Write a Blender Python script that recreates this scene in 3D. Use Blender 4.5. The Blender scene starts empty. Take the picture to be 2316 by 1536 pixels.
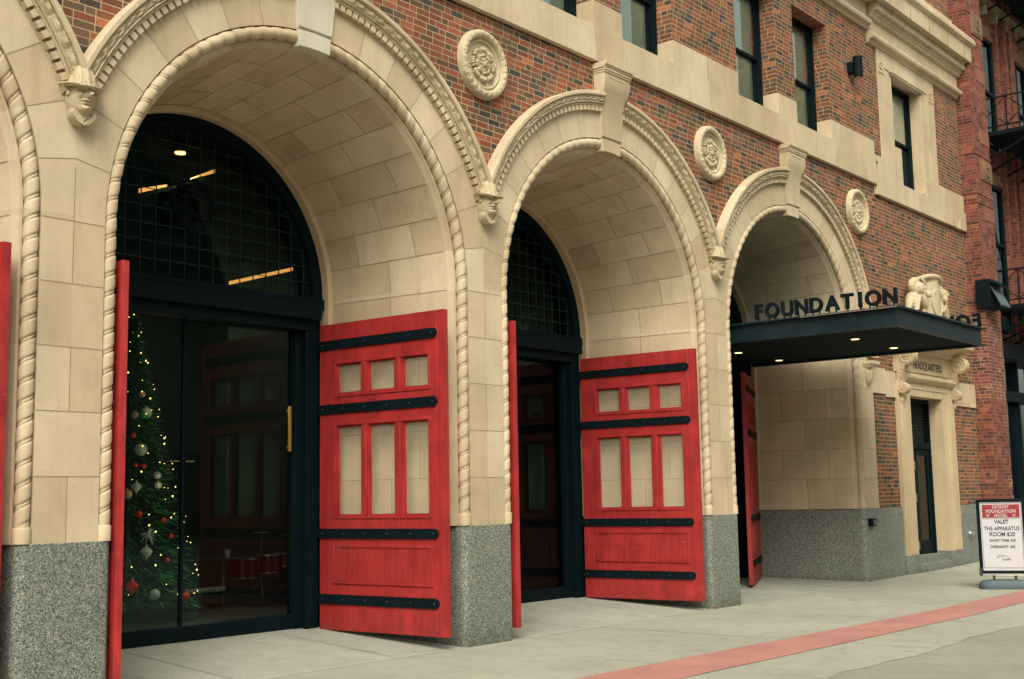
import bpy, bmesh, math, random
from math import sin, cos, pi, radians, sqrt, atan2, floor
from mathutils import Vector, Matrix
random.seed(7)
S = bpy.context.scene
COL = S.collection
# ------------------------------------------------------------------ camera
cam_d = bpy.data.cameras.new('camera'); cam = bpy.data.objects.new('camera', cam_d); COL.objects.link(cam)
cam_d.sensor_fit = 'HORIZONTAL'; cam_d.sensor_width = 36.0
cam_d.lens = 2810.81 / 2316 * 36.0
cam_d.clip_start = 0.1; cam_d.clip_end = 500
# rows: image right, image down, forward, in (x along facade, down, depth) axes
R0 = (0.63748648, 0.01852075, -0.77023891); R1 = (0.08619748, 0.99172039, 0.09518752); R2 = (0.76562457, -0.12707341, 0.63061189)
w = lambda r: Vector((r[0], r[2], -r[1]))
cam.matrix_world = Matrix.Translation((0, -10.3495, 1.79)) @ Matrix((w(R0), -w(R1), -w(R2))).transposed().to_4x4()
S.camera = cam
# ------------------------------------------------------------------ world, sun, exposure
SUN_EL, SUN_AZ = radians(48), radians(-50)      # azimuth measured from -y (street side) towards +x
world = bpy.data.worlds.new('World'); S.world = world; world.use_nodes = True
nt = world.node_tree; bg = nt.nodes['Background']
sky = nt.nodes.new('ShaderNodeTexSky'); sky.sky_type = 'NISHITA'; sky.sun_disc = False
sky.sun_elevation = SUN_EL; sky.sun_rotation = radians(180) - SUN_AZ
sky.air_density = 1.0; sky.dust_density = 6.0; sky.ozone_density = 1.0
hs = nt.nodes.new('ShaderNodeHueSaturation'); hs.inputs['Saturation'].default_value = 0.25
tint = nt.nodes.new('ShaderNodeMixRGB'); tint.blend_type = 'MULTIPLY'; tint.inputs[0].default_value = 1.0; tint.inputs[2].default_value = (1.0, 0.985, 0.86, 1)
nt.links.new(sky.outputs[0], hs.inputs['Color']); nt.links.new(hs.outputs[0], tint.inputs[1]); nt.links.new(tint.outputs[0], bg.inputs['Color'])
bg.inputs['Strength'].default_value = 0.145
sd = bpy.data.lights.new('sun', 'SUN'); sun = bpy.data.objects.new('sun', sd); COL.objects.link(sun)
sd.energy = 1.05; sd.angle = radians(35); sd.color = (1.0, 0.95, 0.86)
sdir = Vector((sin(SUN_AZ) * cos(SUN_EL), -cos(SUN_AZ) * cos(SUN_EL), sin(SUN_EL)))
sun.rotation_euler = sdir.to_track_quat('Z', 'Y').to_euler()
S.view_settings.view_transform = 'Standard'; S.view_settings.look = 'None'; S.view_settings.gamma = 1
S.view_settings.exposure = 0.62
S.render.engine = 'CYCLES'
S.cycles.max_bounces = 8; S.cycles.transparent_max_bounces = 12

# ------------------------------------------------------------------ materials
def mat(name, color, rough=0.8, metal=0.0, spec=0.5, emit=None, estr=0.0):
    m = bpy.data.materials.new(name); m.use_nodes = True
    b = m.node_tree.nodes['Principled BSDF']
    b.inputs['Base Color'].default_value = (*color, 1); b.inputs['Roughness'].default_value = rough
    b.inputs['Metallic'].default_value = metal; b.inputs['Specular IOR Level'].default_value = spec
    if emit: b.inputs['Emission Color'].default_value = (*emit, 1); b.inputs['Emission Strength'].default_value = estr
    return m
class NB:
    """small node helper"""
    def __init__(s, m): s.t = m.node_tree; s.n = s.t.nodes; s.b = s.n.get('Principled BSDF')
    def new(s, k, **kw):
        x = s.n.new(k)
        for a, v in kw.items(): setattr(x, a, v)
        return x
    def lk(s, a, b): s.t.links.new(a, b)
    def math(s, op, a, b=None, c=None):
        x = s.new('ShaderNodeMath', operation=op)
        for i, v in enumerate((a, b, c)):
            if v is None: continue
            if isinstance(v, (int, float)): x.inputs[i].default_value = v
            else: s.lk(v, x.inputs[i])
        return x.outputs[0]
    def noise(s, scale, detail=3, rough=0.55, vec=None):
        x = s.new('ShaderNodeTexNoise'); x.inputs['Scale'].default_value = scale; x.inputs['Detail'].default_value = detail; x.inputs['Roughness'].default_value = rough
        s.lk(vec if vec else s.pos(), x.inputs['Vector']); return x.outputs['Fac']
    def pos(s):
        if not hasattr(s, '_p'): s._g = s.new('ShaderNodeNewGeometry'); s._p = s._g.outputs['Position']
        return s._p
    def ramp(s, fac, stops, interp='LINEAR'):
        r = s.new('ShaderNodeValToRGB'); r.color_ramp.interpolation = interp; e = r.color_ramp.elements
        while len(e) < len(stops): e.new(0.5)
        for i, (p, c) in enumerate(stops): e[i].position = p; e[i].color = (*c, 1) if len(c) == 3 else c
        s.lk(fac, r.inputs[0]); return r.outputs[0]
    def mix(s, fac, a, b, mode='MIX'):
        x = s.new('ShaderNodeMixRGB', blend_type=mode)
        for i, v in enumerate((fac, a, b)):
            if isinstance(v, (int, float)): x.inputs[i].default_value = v
            elif isinstance(v, tuple): x.inputs[i].default_value = (*v, 1)
            else: s.lk(v, x.inputs[i])
        return x.outputs[0]
    def bump(s, h, strength, dist):
        x = s.new('ShaderNodeBump'); x.inputs['Strength'].default_value = strength; x.inputs['Distance'].default_value = dist
        s.lk(h, x.inputs['Height']); s.lk(x.outputs[0], s.b.inputs['Normal'])
def g(v): return (v, v, v)
def stone_mat(name, base, var=0.14, speck=0.10, stain=0.25, blocks=False):
    m = mat(name, base, 0.85, spec=0.25); k = NB(m)
    a = k.noise(1.3, 4, 0.6); b = k.noise(160, 2, 0.6); c = k.noise(9, 4, 0.6)
    col = k.mix(1.0, base, k.ramp(a, [(0.3, g(1 - var)), (0.7, g(1 + var * 0.6))]), 'MULTIPLY')
    col = k.mix(1.0, col, k.ramp(b, [(0.3, g(1 - speck)), (0.7, g(1 + speck))]), 'MULTIPLY')
    col = k.mix(k.ramp(c, [(0.50, g(0)), (0.75, g(stain))]), col, (base[0] * 0.80, base[1] * 0.72, base[2] * 0.60))
    mp = k.new('ShaderNodeMapping'); mp.inputs['Scale'].default_value = (1, 1, 0.10); k.lk(k.pos(), mp.inputs['Vector'])
    st = k.noise(5.5, 4, 0.65, mp.outputs[0]); col = k.mix(1.0, col, k.ramp(st, [(0.30, (0.91, 0.89, 0.86)), (0.50, g(1.0)), (0.75, g(1.03))]), 'MULTIPLY')
    if blocks:
        sx = k.new('ShaderNodeSeparateXYZ'); k.lk(k.pos(), sx.inputs[0]); X_, Y_, Z_ = sx.outputs
        bay = k.math('FLOOR', k.math('DIVIDE', k.math('SUBTRACT', X_, 0.318), 5.856))
        xr = k.math('SUBTRACT', k.math('SUBTRACT', X_, 3.246), k.math('MULTIPLY', bay, 5.856))
        ang = k.math('FLOOR', k.math('DIVIDE', k.math('ARCTAN2', k.math('SUBTRACT', Z_, 4.485), xr), pi / 17))
        lowk = k.math('ADD', k.math('FLOOR', k.math('DIVIDE', k.math('SUBTRACT', Z_, 1.472), 0.592)), k.math('MULTIPLY', k.math('GREATER_THAN', xr, 0.0), 40.0))
        up = k.math('GREATER_THAN', Z_, 4.485); kk = k.math('ADD', k.math('MULTIPLY', up, k.math('ADD', ang, 100.0)), k.math('MULTIPLY', k.math('SUBTRACT', 1.0, up), lowk))
        odd = k.math('GREATER_THAN', k.math('MODULO', kk, 2.0), 0.5)
        io = k.math('ADD', k.math('GREATER_THAN', Y_, 0.62), k.math('GREATER_THAN', Y_, 1.55)); ie = k.math('GREATER_THAN', Y_, 1.07)
        yi = k.math('ADD', k.math('MULTIPLY', odd, io), k.math('MULTIPLY', k.math('SUBTRACT', 1.0, odd), ie))
        cb = k.new('ShaderNodeCombineXYZ'); k.lk(bay, cb.inputs[0]); k.lk(kk, cb.inputs[1]); k.lk(yi, cb.inputs[2])
        wn = k.new('ShaderNodeTexWhiteNoise', noise_dimensions='3D'); k.lk(cb.outputs[0], wn.inputs['Vector'])
        col = k.mix(1.0, col, k.ramp(wn.outputs['Value'], [(0.0, (0.86, 0.82, 0.77)), (0.5, (0.97, 0.95, 0.93)), (1.0, (1.06, 1.06, 1.07))]), 'MULTIPLY')
    v = k.new('ShaderNodeTexVoronoi'); v.inputs['Scale'].default_value = 7.0; k.lk(k.pos(), v.inputs['Vector'])
    pit = k.ramp(v.outputs['Distance'], [(0.045, g(0.45)), (0.075, g(1.0))])
    col = k.mix(0.55, col, k.mix(1.0, col, pit, 'MULTIPLY'))
    k.lk(col, k.b.inputs['Base Color']); k.bump(k.math('ADD', b, k.math('MULTIPLY', c, 2.0)), 0.25, 0.004)
    return m
M = {}
M['stone'] = stone_mat('limestone', (0.565, 0.468, 0.325), blocks=True)
M['stone_block'] = stone_mat('limestone_warm', (0.54, 0.43, 0.275))
M['stone_pale'] = stone_mat('limestone_replaced', (0.56, 0.53, 0.43), 0.06, 0.05, 0.1)
M['stone_carved'] = stone_mat('limestone_carved', (0.54, 0.455, 0.305), 0.15, 0.1, 0.8)
def rough_carve(m):
    k = NB(m); n = k.noise(38, 4, 0.7); k.bump(n, 0.9, 0.014)
    k.lk(k.n[-1].outputs[0] if False else [x for x in k.n if x.type == 'BUMP'][-1].outputs[0], k.b.inputs['Normal'])
rough_carve(M['stone_carved'])
M['joint'] = mat('stone_joint', (0.27, 0.205, 0.125), 0.95)
def granite():
    m = mat('grey_granite', (0.2, 0.2, 0.18), 0.6, spec=0.4); k = NB(m)
    v = k.new('ShaderNodeTexVoronoi'); v.inputs['Scale'].default_value = 100; k.lk(k.pos(), v.inputs['Vector'])
    sp = k.new('ShaderNodeSeparateColor'); k.lk(v.outputs['Color'], sp.inputs[0])
    col = k.ramp(sp.outputs[0], [(0.0, (0.050, 0.072, 0.070)), (0.20, (0.125, 0.150, 0.135)), (0.45, (0.205, 0.218, 0.185)), (0.75, (0.29, 0.292, 0.245)), (0.94, (0.44, 0.425, 0.36))], 'CONSTANT')
    n = k.noise(0.9, 3); col = k.mix(1.0, col, k.ramp(n, [(0.3, g(0.85)), (0.7, g(1.1))]), 'MULTIPLY')
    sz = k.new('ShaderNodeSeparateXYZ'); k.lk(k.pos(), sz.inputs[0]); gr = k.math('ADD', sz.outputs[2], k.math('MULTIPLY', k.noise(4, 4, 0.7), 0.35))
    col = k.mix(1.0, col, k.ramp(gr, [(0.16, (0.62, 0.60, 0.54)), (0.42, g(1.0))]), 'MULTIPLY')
    s1 = k.math('LESS_THAN', k.math('ABSOLUTE', k.math('SUBTRACT', sz.outputs[1], 1.02)), 0.0035); s2 = k.math('LESS_THAN', k.math('ABSOLUTE', k.math('SUBTRACT', sz.outputs[0], 24.42)), 0.004)
    col = k.mix(k.math('MULTIPLY', k.math('MAXIMUM', s1, s2), 0.7), col, (0.05, 0.05, 0.045))
    k.lk(col, k.b.inputs['Base Color']); k.bump(sp.outputs[1], 0.1, 0.002); return m
M['granite'] = granite()
def paint(name, base, rough, wear=0.25, spec=0.5):
    m = mat(name, base, rough, spec=spec); k = NB(m)
    a = k.noise(3.0, 5, 0.65); b = k.noise(45, 3, 0.6); 
    mp = k.new('ShaderNodeMapping'); mp.inputs['Scale'].default_value = (6, 6, 0.6); k.lk(k.pos(), mp.inputs['Vector'])
    st = k.noise(3.0, 4, 0.6, mp.outputs[0])
    col = k.mix(1.0, base, k.ramp(a, [(0.3, g(1 - wear)), (0.7, g(1 + wear * 0.5))]), 'MULTIPLY')
    col = k.mix(1.0, col, k.ramp(st, [(0.35, g(1 - wear * 0.8)), (0.6, g(1.0))]), 'MULTIPLY')
    k.lk(col, k.b.inputs['Base Color']); k.lk(k.ramp(a, [(0.2, g(rough - 0.08)), (0.8, g(rough + 0.12))]), k.b.inputs['Roughness'])
    k.bump(b, 0.12, 0.003); return m
M['red'] = paint('red_paint', (0.40, 0.026, 0.026), 0.5, 0.3)
def grime(m):
    k = NB(m); src = k.b.inputs['Base Color'].links[0].from_socket; sz = k.new('ShaderNodeSeparateXYZ'); k.lk(k.pos(), sz.inputs[0])
    gm = k.math('ADD', sz.outputs[2], k.math('MULTIPLY', k.noise(3.5, 6, 0.75), 1.3)); col = k.mix(k.ramp(gm, [(0.55, g(0.55)), (1.0, g(0.0))]), src, (0.09, 0.022, 0.018))
    mp = k.new('ShaderNodeMapping'); mp.inputs['Rotation'].default_value = (0.3, 0.5, 0.2); mp.inputs['Scale'].default_value = (1, 0.12, 1); k.lk(k.pos(), mp.inputs['Vector'])
    sc = k.noise(26, 2, 0.5, mp.outputs[0]); col = k.mix(k.ramp(sc, [(0.735, g(0)), (0.75, g(0.45))]), col, (0.45, 0.20, 0.17))
    ch = k.noise(38, 3, 0.7); col = k.mix(k.ramp(ch, [(0.72, g(0)), (0.74, g(0.7))]), col, (0.12, 0.035, 0.03))
    k.lk(col, k.b.inputs['Base Color'])
grime(M['red'])
M['red_dark'] = paint('red_paint_shaded_side', (0.50, 0.020, 0.020), 0.42)
M['black'] = paint('black_iron', (0.0012, 0.008, 0.011), 0.65, 0.3, 0.15)
M['grille'] = mat('grille_iron', (0.006, 0.027, 0.031), 0.5, spec=0.3)
M['teal'] = paint('dark_teal_metal', (0.0008, 0.009, 0.012), 0.6, 0.3, 0.12)
M['canopy'] = paint('dark_blue_steel', (0.006, 0.023, 0.031), 0.45, 0.35, 0.35)
M['bolt'] = mat('bolt_head', (0.018, 0.026, 0.028), 0.5, spec=0.4)
M['brass'] = mat('brass', (0.66, 0.44, 0.13), 0.35, 0.8)
def brick(name, palette, mortar, efflo=None, dark=0.0):
    m = mat(name, (0.3, 0.1, 0.06), 0.88, spec=0.2); k = NB(m)
    p = k.pos(); sx = k.new('ShaderNodeSeparateXYZ'); k.lk(p, sx.inputs[0])
    sn = k.new('ShaderNodeSeparateXYZ'); k.lk(k._g.outputs['True Normal'], sn.inputs[0])
    side = k.math('GREATER_THAN', k.math('ABSOLUTE', sn.outputs[0]), 0.6)
    u = k.math('ADD', k.math('MULTIPLY', sx.outputs[0], k.math('SUBTRACT', 1.0, side)), k.math('MULTIPLY', sx.outputs[1], side))
    wob = k.noise(5, 2); z = k.math('ADD', sx.outputs[2], k.math('MULTIPLY', k.math('SUBTRACT', wob, 0.5), 0.006))
    H = 0.081; P = 0.588
    rz = k.math('DIVIDE', z, H); row = k.math('FLOOR', rz); fz = k.math('FRACT', rz)
    off = k.math('ADD', k.math('MULTIPLY', k.math('MODULO', row, 2.0), P * 0.5), k.math('MULTIPLY', k.math('MODULO', row, 3.0), 0.055))
    t = k.math('DIVIDE', k.math('ADD', u, off), P); tf = k.math('FLOOR', t); q = k.math('MULTIPLY', k.math('FRACT', t), P)
    i1 = k.math('GREATER_THAN', q, 0.235); i2 = k.math('GREATER_THAN', q, 0.47); idx = k.math('ADD', i1, i2)
    loc = k.math('SUBTRACT', q, k.math('MULTIPLY', idx, 0.235))
    wn = k.new('ShaderNodeTexWhiteNoise', noise_dimensions='3D'); cv = k.new('ShaderNodeCombineXYZ')
    k.lk(k.math('ADD', k.math('MULTIPLY', tf, 3.0), idx), cv.inputs[0]); k.lk(row, cv.inputs[1]); k.lk(side, cv.inputs[2]); k.lk(cv.outputs[0], wn.inputs['Vector'])
    bc = k.ramp(wn.outputs['Value'], palette, 'CONSTANT')
    s2 = k.new('ShaderNodeSeparateColor'); k.lk(wn.outputs['Color'], s2.inputs[0])
    bc = k.mix(1.0, bc, k.ramp(s2.outputs[1], [(0.0, g(0.8)), (1.0, g(1.2))]), 'MULTIPLY')
    bc = k.mix(1.0, bc, k.ramp(k.noise(60, 3, 0.6), [(0.3, g(0.8)), (0.7, g(1.2))]), 'MULTIPLY')
    bc = k.mix(1.0, bc, k.ramp(k.noise(0.7, 3, 0.6), [(0.3, g(0.82)), (0.7, g(1.12))]), 'MULTIPLY')
    mv = k.math('LESS_THAN', loc, 0.011); mh = k.math('LESS_THAN', fz, 0.132); mm = k.math('MAXIMUM', mv, mh)
    mc = k.mix(1.0, mortar, k.ramp(k.noise(2.5, 3), [(0.3, g(0.7)), (0.7, g(1.1))]), 'MULTIPLY')
    col = k.mix(mm, bc, mc)
    if efflo:
        e = k.noise(3.4, 8, 0.8)
        msk = k.ramp(e, [(efflo[0], g(0)), (efflo[0] + 0.07, g(efflo[1]))]); col = k.mix(msk, col, efflo[2])
    k.lk(col, k.b.inputs['Base Color'])
    k.bump(k.math('SUBTRACT', k.math('MULTIPLY', k.noise(90, 2), 0.4), mm), 0.6, 0.006); return m
PAL = [(0.0, (0.205, 0.075, 0.044)), (0.20, (0.245, 0.084, 0.048)), (0.34, (0.140, 0.084, 0.054)), (0.50, (0.058, 0.052, 0.048)), (0.60, (0.170, 0.070, 0.044)), (0.74, (0.098, 0.068, 0.048)), (0.86, (0.235, 0.078, 0.045)), (0.94, (0.33, 0.115, 0.055))]
M['brick'] = brick('brick_mixed', PAL, (0.43, 0.345, 0.205))
PAL2 = [(0.0, (0.185, 0.056, 0.042)), (0.3, (0.145, 0.048, 0.037)), (0.5, (0.215, 0.066, 0.044)), (0.7, (0.095, 0.042, 0.034)), (0.85, (0.25, 0.09, 0.055))]
M['brick_red'] = brick('brick_red_old', PAL2, (0.27, 0.155, 0.115), (0.62, 0.3, (0.36, 0.28, 0.22)))
M['brick_soot'] = brick('brick_weathered', PAL2, (0.38, 0.28, 0.22), (0.545, 0.7, (0.42, 0.36, 0.30)))
def concrete(name, base, s=1.0):
    m = mat(name, base, 0.9, spec=0.2); k = NB(m)
    a = k.noise(0.55, 6, 0.65); b = k.noise(110, 3, 0.7); c = k.noise(3.5, 5, 0.7)
    col = k.mix(1.0, base, k.ramp(a, [(0.3, g(0.86)), (0.7, g(1.08))]), 'MULTIPLY')
    col = k.mix(1.0, col, k.ramp(c, [(0.32, g(0.88)), (0.50, g(1.0)), (0.75, g(1.05))]), 'MULTIPLY')
    col = k.mix(1.0, col, k.ramp(b, [(0.3, g(0.74)), (0.5, g(1.0)), (0.7, g(1.24))]), 'MULTIPLY')
    e = k.noise(26, 4, 0.75); col = k.mix(1.0, col, k.ramp(e, [(0.3, g(0.88)), (0.7, g(1.1))]), 'MULTIPLY')
    v = k.new('ShaderNodeTexVoronoi'); v.inputs['Scale'].default_value = 2.3; k.lk(k.pos(), v.inputs['Vector'])
    col = k.mix(1.0, col, k.ramp(v.outputs['Distance'], [(0.03, g(0.45)), (0.05, g(1.0))]), 'MULTIPLY')
    f_ = k.noise(1.7, 5, 0.7); col = k.mix(k.ramp(f_, [(0.56, g(0)), (0.66, g(0.28))]), col, (0.16, 0.15, 0.12)); k.lk(col, k.b.inputs['Base Color']); k.bump(k.math('ADD', b, k.math('MULTIPLY', c, 1.5)), 0.6, 0.006); return m
M['concrete'] = concrete('concrete_pavement', (0.340, 0.332, 0.275))
M['concrete_in'] = concrete('concrete_threshold', (0.335, 0.335, 0.29))
M['asphalt'] = concrete('worn_asphalt', (0.28, 0.268, 0.225))
M['edge'] = mat('pale_joint', (0.50, 0.47, 0.36), 0.9)
M['groove'] = mat('dark_joint', (0.13, 0.12, 0.09), 0.95)
def tactile():
    m = mat('tactile_red', (0.42, 0.20, 0.165), 0.8, spec=0.3); k = NB(m)
    v = k.new('ShaderNodeTexVoronoi', feature='F1'); v.inputs['Scale'].default_value = 16.0; v.inputs['Randomness'].default_value = 0.0; k.lk(k.pos(), v.inputs['Vector'])
    d = k.ramp(v.outputs['Distance'], [(0.24, g(1)), (0.36, g(0))])
    col = k.mix(1.0, (0.42, 0.20, 0.165), k.ramp(k.noise(1.2, 5, 0.6), [(0.3, g(0.85)), (0.7, g(1.15))]), 'MULTIPLY')
    col = k.mix(k.ramp(k.noise(14, 4, 0.7), [(0.55, g(0)), (0.8, g(0.35))]), col, (0.40, 0.30, 0.25))
    col = k.mix(1.0, col, k.ramp(d, [(0.0, g(0.90)), (1.0, g(1.22))]), 'MULTIPLY'); k.lk(col, k.b.inputs['Base Color']); k.bump(d, 0.9, 0.012); return m
M['tactile'] = tactile()
def glass(name, tint_c, refl=1.0, mult=1.15, gc=(0.9, 0.95, 0.95)):
    m = bpy.data.materials.new(name); m.use_nodes = True; t = m.node_tree; t.nodes.clear()
    o = t.nodes.new('ShaderNodeOutputMaterial'); mx = t.nodes.new('ShaderNodeMixShader'); tr = t.nodes.new('ShaderNodeBsdfTransparent'); gl = t.nodes.new('ShaderNodeBsdfGlossy'); fr = t.nodes.new('ShaderNodeFresnel')
    tr.inputs[0].default_value = (*tint_c, 1); gl.inputs['Roughness'].default_value = 0.0; gl.inputs['Color'].default_value = (gc[0] * refl, gc[1] * refl, gc[2] * refl, 1); fr.inputs[0].default_value = 1.52
    mu = t.nodes.new('ShaderNodeMath'); mu.operation = 'MULTIPLY'; mu.inputs[1].default_value = mult; t.links.new(fr.outputs[0], mu.inputs[0]); mu.use_clamp = True
    t.links.new(mu.outputs[0], mx.inputs[0]); t.links.new(tr.outputs[0], mx.inputs[1]); t.links.new(gl.outputs[0], mx.inputs[2]); t.links.new(mx.outputs[0], o.inputs[0]); return m
M['glass'] = glass('tinted_glass', (0.62, 0.72, 0.68), 1.0, 0.60, (0.58, 1.0, 0.90)); M['glass_win'] = glass('window_glass', (0.95, 0.98, 0.96), 1.0, 3.3)
M['glass_clear'] = glass('clear_glass', (0.97, 0.98, 0.97), 0.6)
def pale_glass():
    m = bpy.data.materials.new('pale_mix_glass'); m.use_nodes = True; t = m.node_tree; t.nodes.clear()
    o = t.nodes.new('ShaderNodeOutputMaterial'); mx = t.nodes.new('ShaderNodeMixShader'); tr = t.nodes.new('ShaderNodeBsdfTransparent'); df = t.nodes.new('ShaderNodeBsdfDiffuse'); nz = t.nodes.new('ShaderNodeTexNoise'); ge = t.nodes.new('ShaderNodeNewGeometry'); rp = t.nodes.new('ShaderNodeMapRange')
    df.inputs[0].default_value = (0.60, 0.52, 0.36, 1); nz.inputs['Scale'].default_value = 5; nz.inputs['Detail'].default_value = 5; rp.inputs['To Min'].default_value = 0.22; rp.inputs['To Max'].default_value = 0.36
    t.links.new(ge.outputs['Position'], nz.inputs['Vector']); t.links.new(nz.outputs['Fac'], rp.inputs['Value']); t.links.new(rp.outputs[0], mx.inputs[0]); t.links.new(tr.outputs[0], mx.inputs[1]); t.links.new(df.outputs[0], mx.inputs[2]); t.links.new(mx.outputs[0], o.inputs[0]); return m
M['pale_glass'] = pale_glass()  # pale diffuse tone mixed into clear glass so the panes come out brighter
M['blind'] = mat('pale_blind', (0.60, 0.82, 0.66), 0.8); M['blind_dark'] = mat('drawn_curtain', (0.10, 0.17, 0.14), 0.8)
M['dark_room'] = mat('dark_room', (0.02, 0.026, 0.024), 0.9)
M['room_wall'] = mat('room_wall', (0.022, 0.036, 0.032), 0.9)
M['lamp_warm'] = mat('warm_lamp', (1, 0.7, 0.3), 0.5, emit=(1.0, 0.50, 0.12), estr=5.0)
M['lamp_strip'] = mat('warm_strip', (1, 0.6, 0.2), 0.5, emit=(1.0, 0.40, 0.10), estr=0.75)
M['lamp_spot'] = mat('downlight_lens', (1, 0.8, 0.5), 0.5, emit=(1.0, 0.68, 0.32), estr=2.2)
M['white'] = mat('white_panel', (0.55, 0.53, 0.56), 0.5)
M['sign_red'] = mat('sign_red', (0.27, 0.022, 0.022), 0.5)
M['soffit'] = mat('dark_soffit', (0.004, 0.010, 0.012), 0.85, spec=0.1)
M['ink'] = mat('black_ink', (0.02, 0.02, 0.03), 0.6)
M['rubber'] = mat('blue_grey_plastic', (0.075, 0.11, 0.125), 0.7)
M['silver'] = mat('silver', (0.6, 0.6, 0.58), 0.3, 0.9)

# ------------------------------------------------------------------ mesh builder
class MB:
    def __init__(s): s.v = []; s.f = []; s.m = []; s.ms = []
    def mi(s, m):
        m = M[m] if isinstance(m, str) else m
        if m not in s.ms: s.ms.append(m)
        return s.ms.index(m)
    def add(s, vs, fs, m):
        o = len(s.v); s.v += [tuple(v) for v in vs]; i = s.mi(m)
        for f in fs: s.f.append([o + a for a in f]); s.m.append(i)
        return s
    def quad(s, a, b, c, d, m): return s.add((a, b, c, d), ((0, 1, 2, 3),), m)
    def box(s, x0, x1, y0, y1, z0, z1, m):
        return s.add([(x, y, z) for x in (x0, x1) for y in (y0, y1) for z in (z0, z1)], [(0, 1, 3, 2), (4, 6, 7, 5), (0, 4, 5, 1), (2, 3, 7, 6), (0, 2, 6, 4), (1, 5, 7, 3)], m)
    def prism(s, pts, lo, hi, m, axis='z'):
        """extrude a 2-D outline; axis is the extrusion axis"""
        def P(a, b, c): return {'z': (a, b, c), 'y': (a, c, b), 'x': (c, a, b)}[axis]
        n = len(pts); vs = [P(a, b, lo) for a, b in pts] + [P(a, b, hi) for a, b in pts]
        fs = [tuple(range(n - 1, -1, -1)), tuple(range(n, 2 * n))] + [(i, (i + 1) % n, n + (i + 1) % n, n + i) for i in range(n)]
        return s.add(vs, fs, m)
    def grid(s, rows, m, closeu=False, closev=False):
        """rows: list of equal-length point lists"""
        n = len(rows[0]); vs = [p for r in rows for p in r]; fs = []
        R = len(rows)
        for i in range(R if closev else R - 1):
            for j in range(n if closeu else n - 1):
                a = i * n + j; b = i * n + (j + 1) % n; c = ((i + 1) % R) * n + (j + 1) % n; d = ((i + 1) % R) * n + j
                fs.append((a, b, c, d))
        return s.add(vs, fs, m)
    def tube(s, path, r, m, seg=8, caps=True):
        path = [Vector(p) for p in path]; rows = []
        for i, p in enumerate(path):
            t = (path[min(i + 1, len(path) - 1)] - path[max(i - 1, 0)]).normalized()
            up = Vector((0, 0, 1)) if abs(t.z) < 0.9 else Vector((1, 0, 0))
            a = t.cross(up).normalized(); b = t.cross(a); rr = r[i] if isinstance(r, (list, tuple)) else r
            rows.append([p + a * cos(2 * pi * k / seg) * rr + b * sin(2 * pi * k / seg) * rr for k in range(seg)])
        s.grid(rows, m, closeu=True)
        if caps:
            s.add(rows[0], [tuple(range(seg))], m); s.add(rows[-1], [tuple(range(seg - 1, -1, -1))], m)
        return s
    def lathe(s, c, prof, m, seg=16):
        rows = [[(c[0] + r * cos(2 * pi * k / seg), c[1] + r * sin(2 * pi * k / seg), c[2] + z) for k in range(seg)] for r, z in prof]
        return s.grid(rows, m, closeu=True)
    def strip(s, p, q, wd, m='joint'):
        p, q, wd = Vector(p), Vector(q), Vector(wd); return s.quad(p - wd, q - wd, q + wd, p + wd, m)
    def build(s, name, parent=None, smooth=True, bevel=0, loc=None, ang=38, segs=2):
        me = bpy.data.meshes.new(name); me.from_pydata(s.v, [], s.f)
        for m in s.ms: me.materials.append(m)
        me.polygons.foreach_set('material_index', s.m)
        bm = bmesh.new(); bm.from_mesh(me); bmesh.ops.remove_doubles(bm, verts=bm.verts, dist=0.00005)
        bmesh.ops.recalc_face_normals(bm, faces=bm.faces)
        if smooth:
            for f in bm.faces: f.smooth = True
            for e in bm.edges:
                if len(e.link_faces) != 2 or e.calc_face_angle(0) > radians(ang): e.smooth = False
        bm.to_mesh(me); bm.free()
        o = bpy.data.objects.new(name, me); COL.objects.link(o)
        if parent: o.parent = parent
        if loc: o.location = loc
        if bevel:
            b = o.modifiers.new('bevel', 'BEVEL'); b.width = bevel; b.segments = segs; b.limit_method = 'ANGLE'; b.angle_limit = radians(50)
        return o
def tag(o, label=None, cat=None, group=None, kind=None):
    if label: o['label'] = label
    if cat: o['category'] = cat
    if group: o['group'] = group
    if kind: o['kind'] = kind
    return o
def thing(name, label, cat, loc=(0, 0, 0), rz=0, group=None):
    o = bpy.data.objects.new(name, None); COL.objects.link(o); o.location = loc; o.rotation_euler = (0, 0, rz); o.empty_display_size = 0.2
    return tag(o, label, cat, group)
def dup(o, parent=None, loc=None, rz=None):
    c = o.copy(); COL.objects.link(c)
    if parent: c.parent = parent
    if loc is not None: c.location = loc
    if rz is not None: c.rotation_euler = (0, 0, rz)
    for ch in list(o.children): dup(ch, c)
    return c
def text_mesh(txt, size, depth, m, offset=0.0, space=1.0, align='CENTER', shear=0.0, xs=1.0):
    cu = bpy.data.curves.new('lettering', 'FONT'); cu.body = txt; cu.size = size; cu.extrude = depth; cu.offset = offset; cu.space_character = space; cu.align_x = align; cu.shear = shear; cu.resolution_u = 6
    to = bpy.data.objects.new('lettering', cu); COL.objects.link(to)
    dg = bpy.context.evaluated_depsgraph_get(); me = bpy.data.meshes.new_from_object(to.evaluated_get(dg)); bpy.data.objects.remove(to)
    me.materials.clear(); me.materials.append(M[m]); me.name = 'lettering'
    if xs != 1.0:
        for v in me.vertices: v.co.x *= xs
    return me

# ------------------------------------------------------------------ key dimensions (metres)
CX = [3.246, 9.102, 14.958, 20.813]; HB = 2.928; ZS = 4.485; RG = 2.6; XE = 30.0; ZG = 1.472; CH = 0.592
def gz(x): return max(0.0, (x - 18.5)) * 0.0125           # the pavement rises gently to the right

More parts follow.
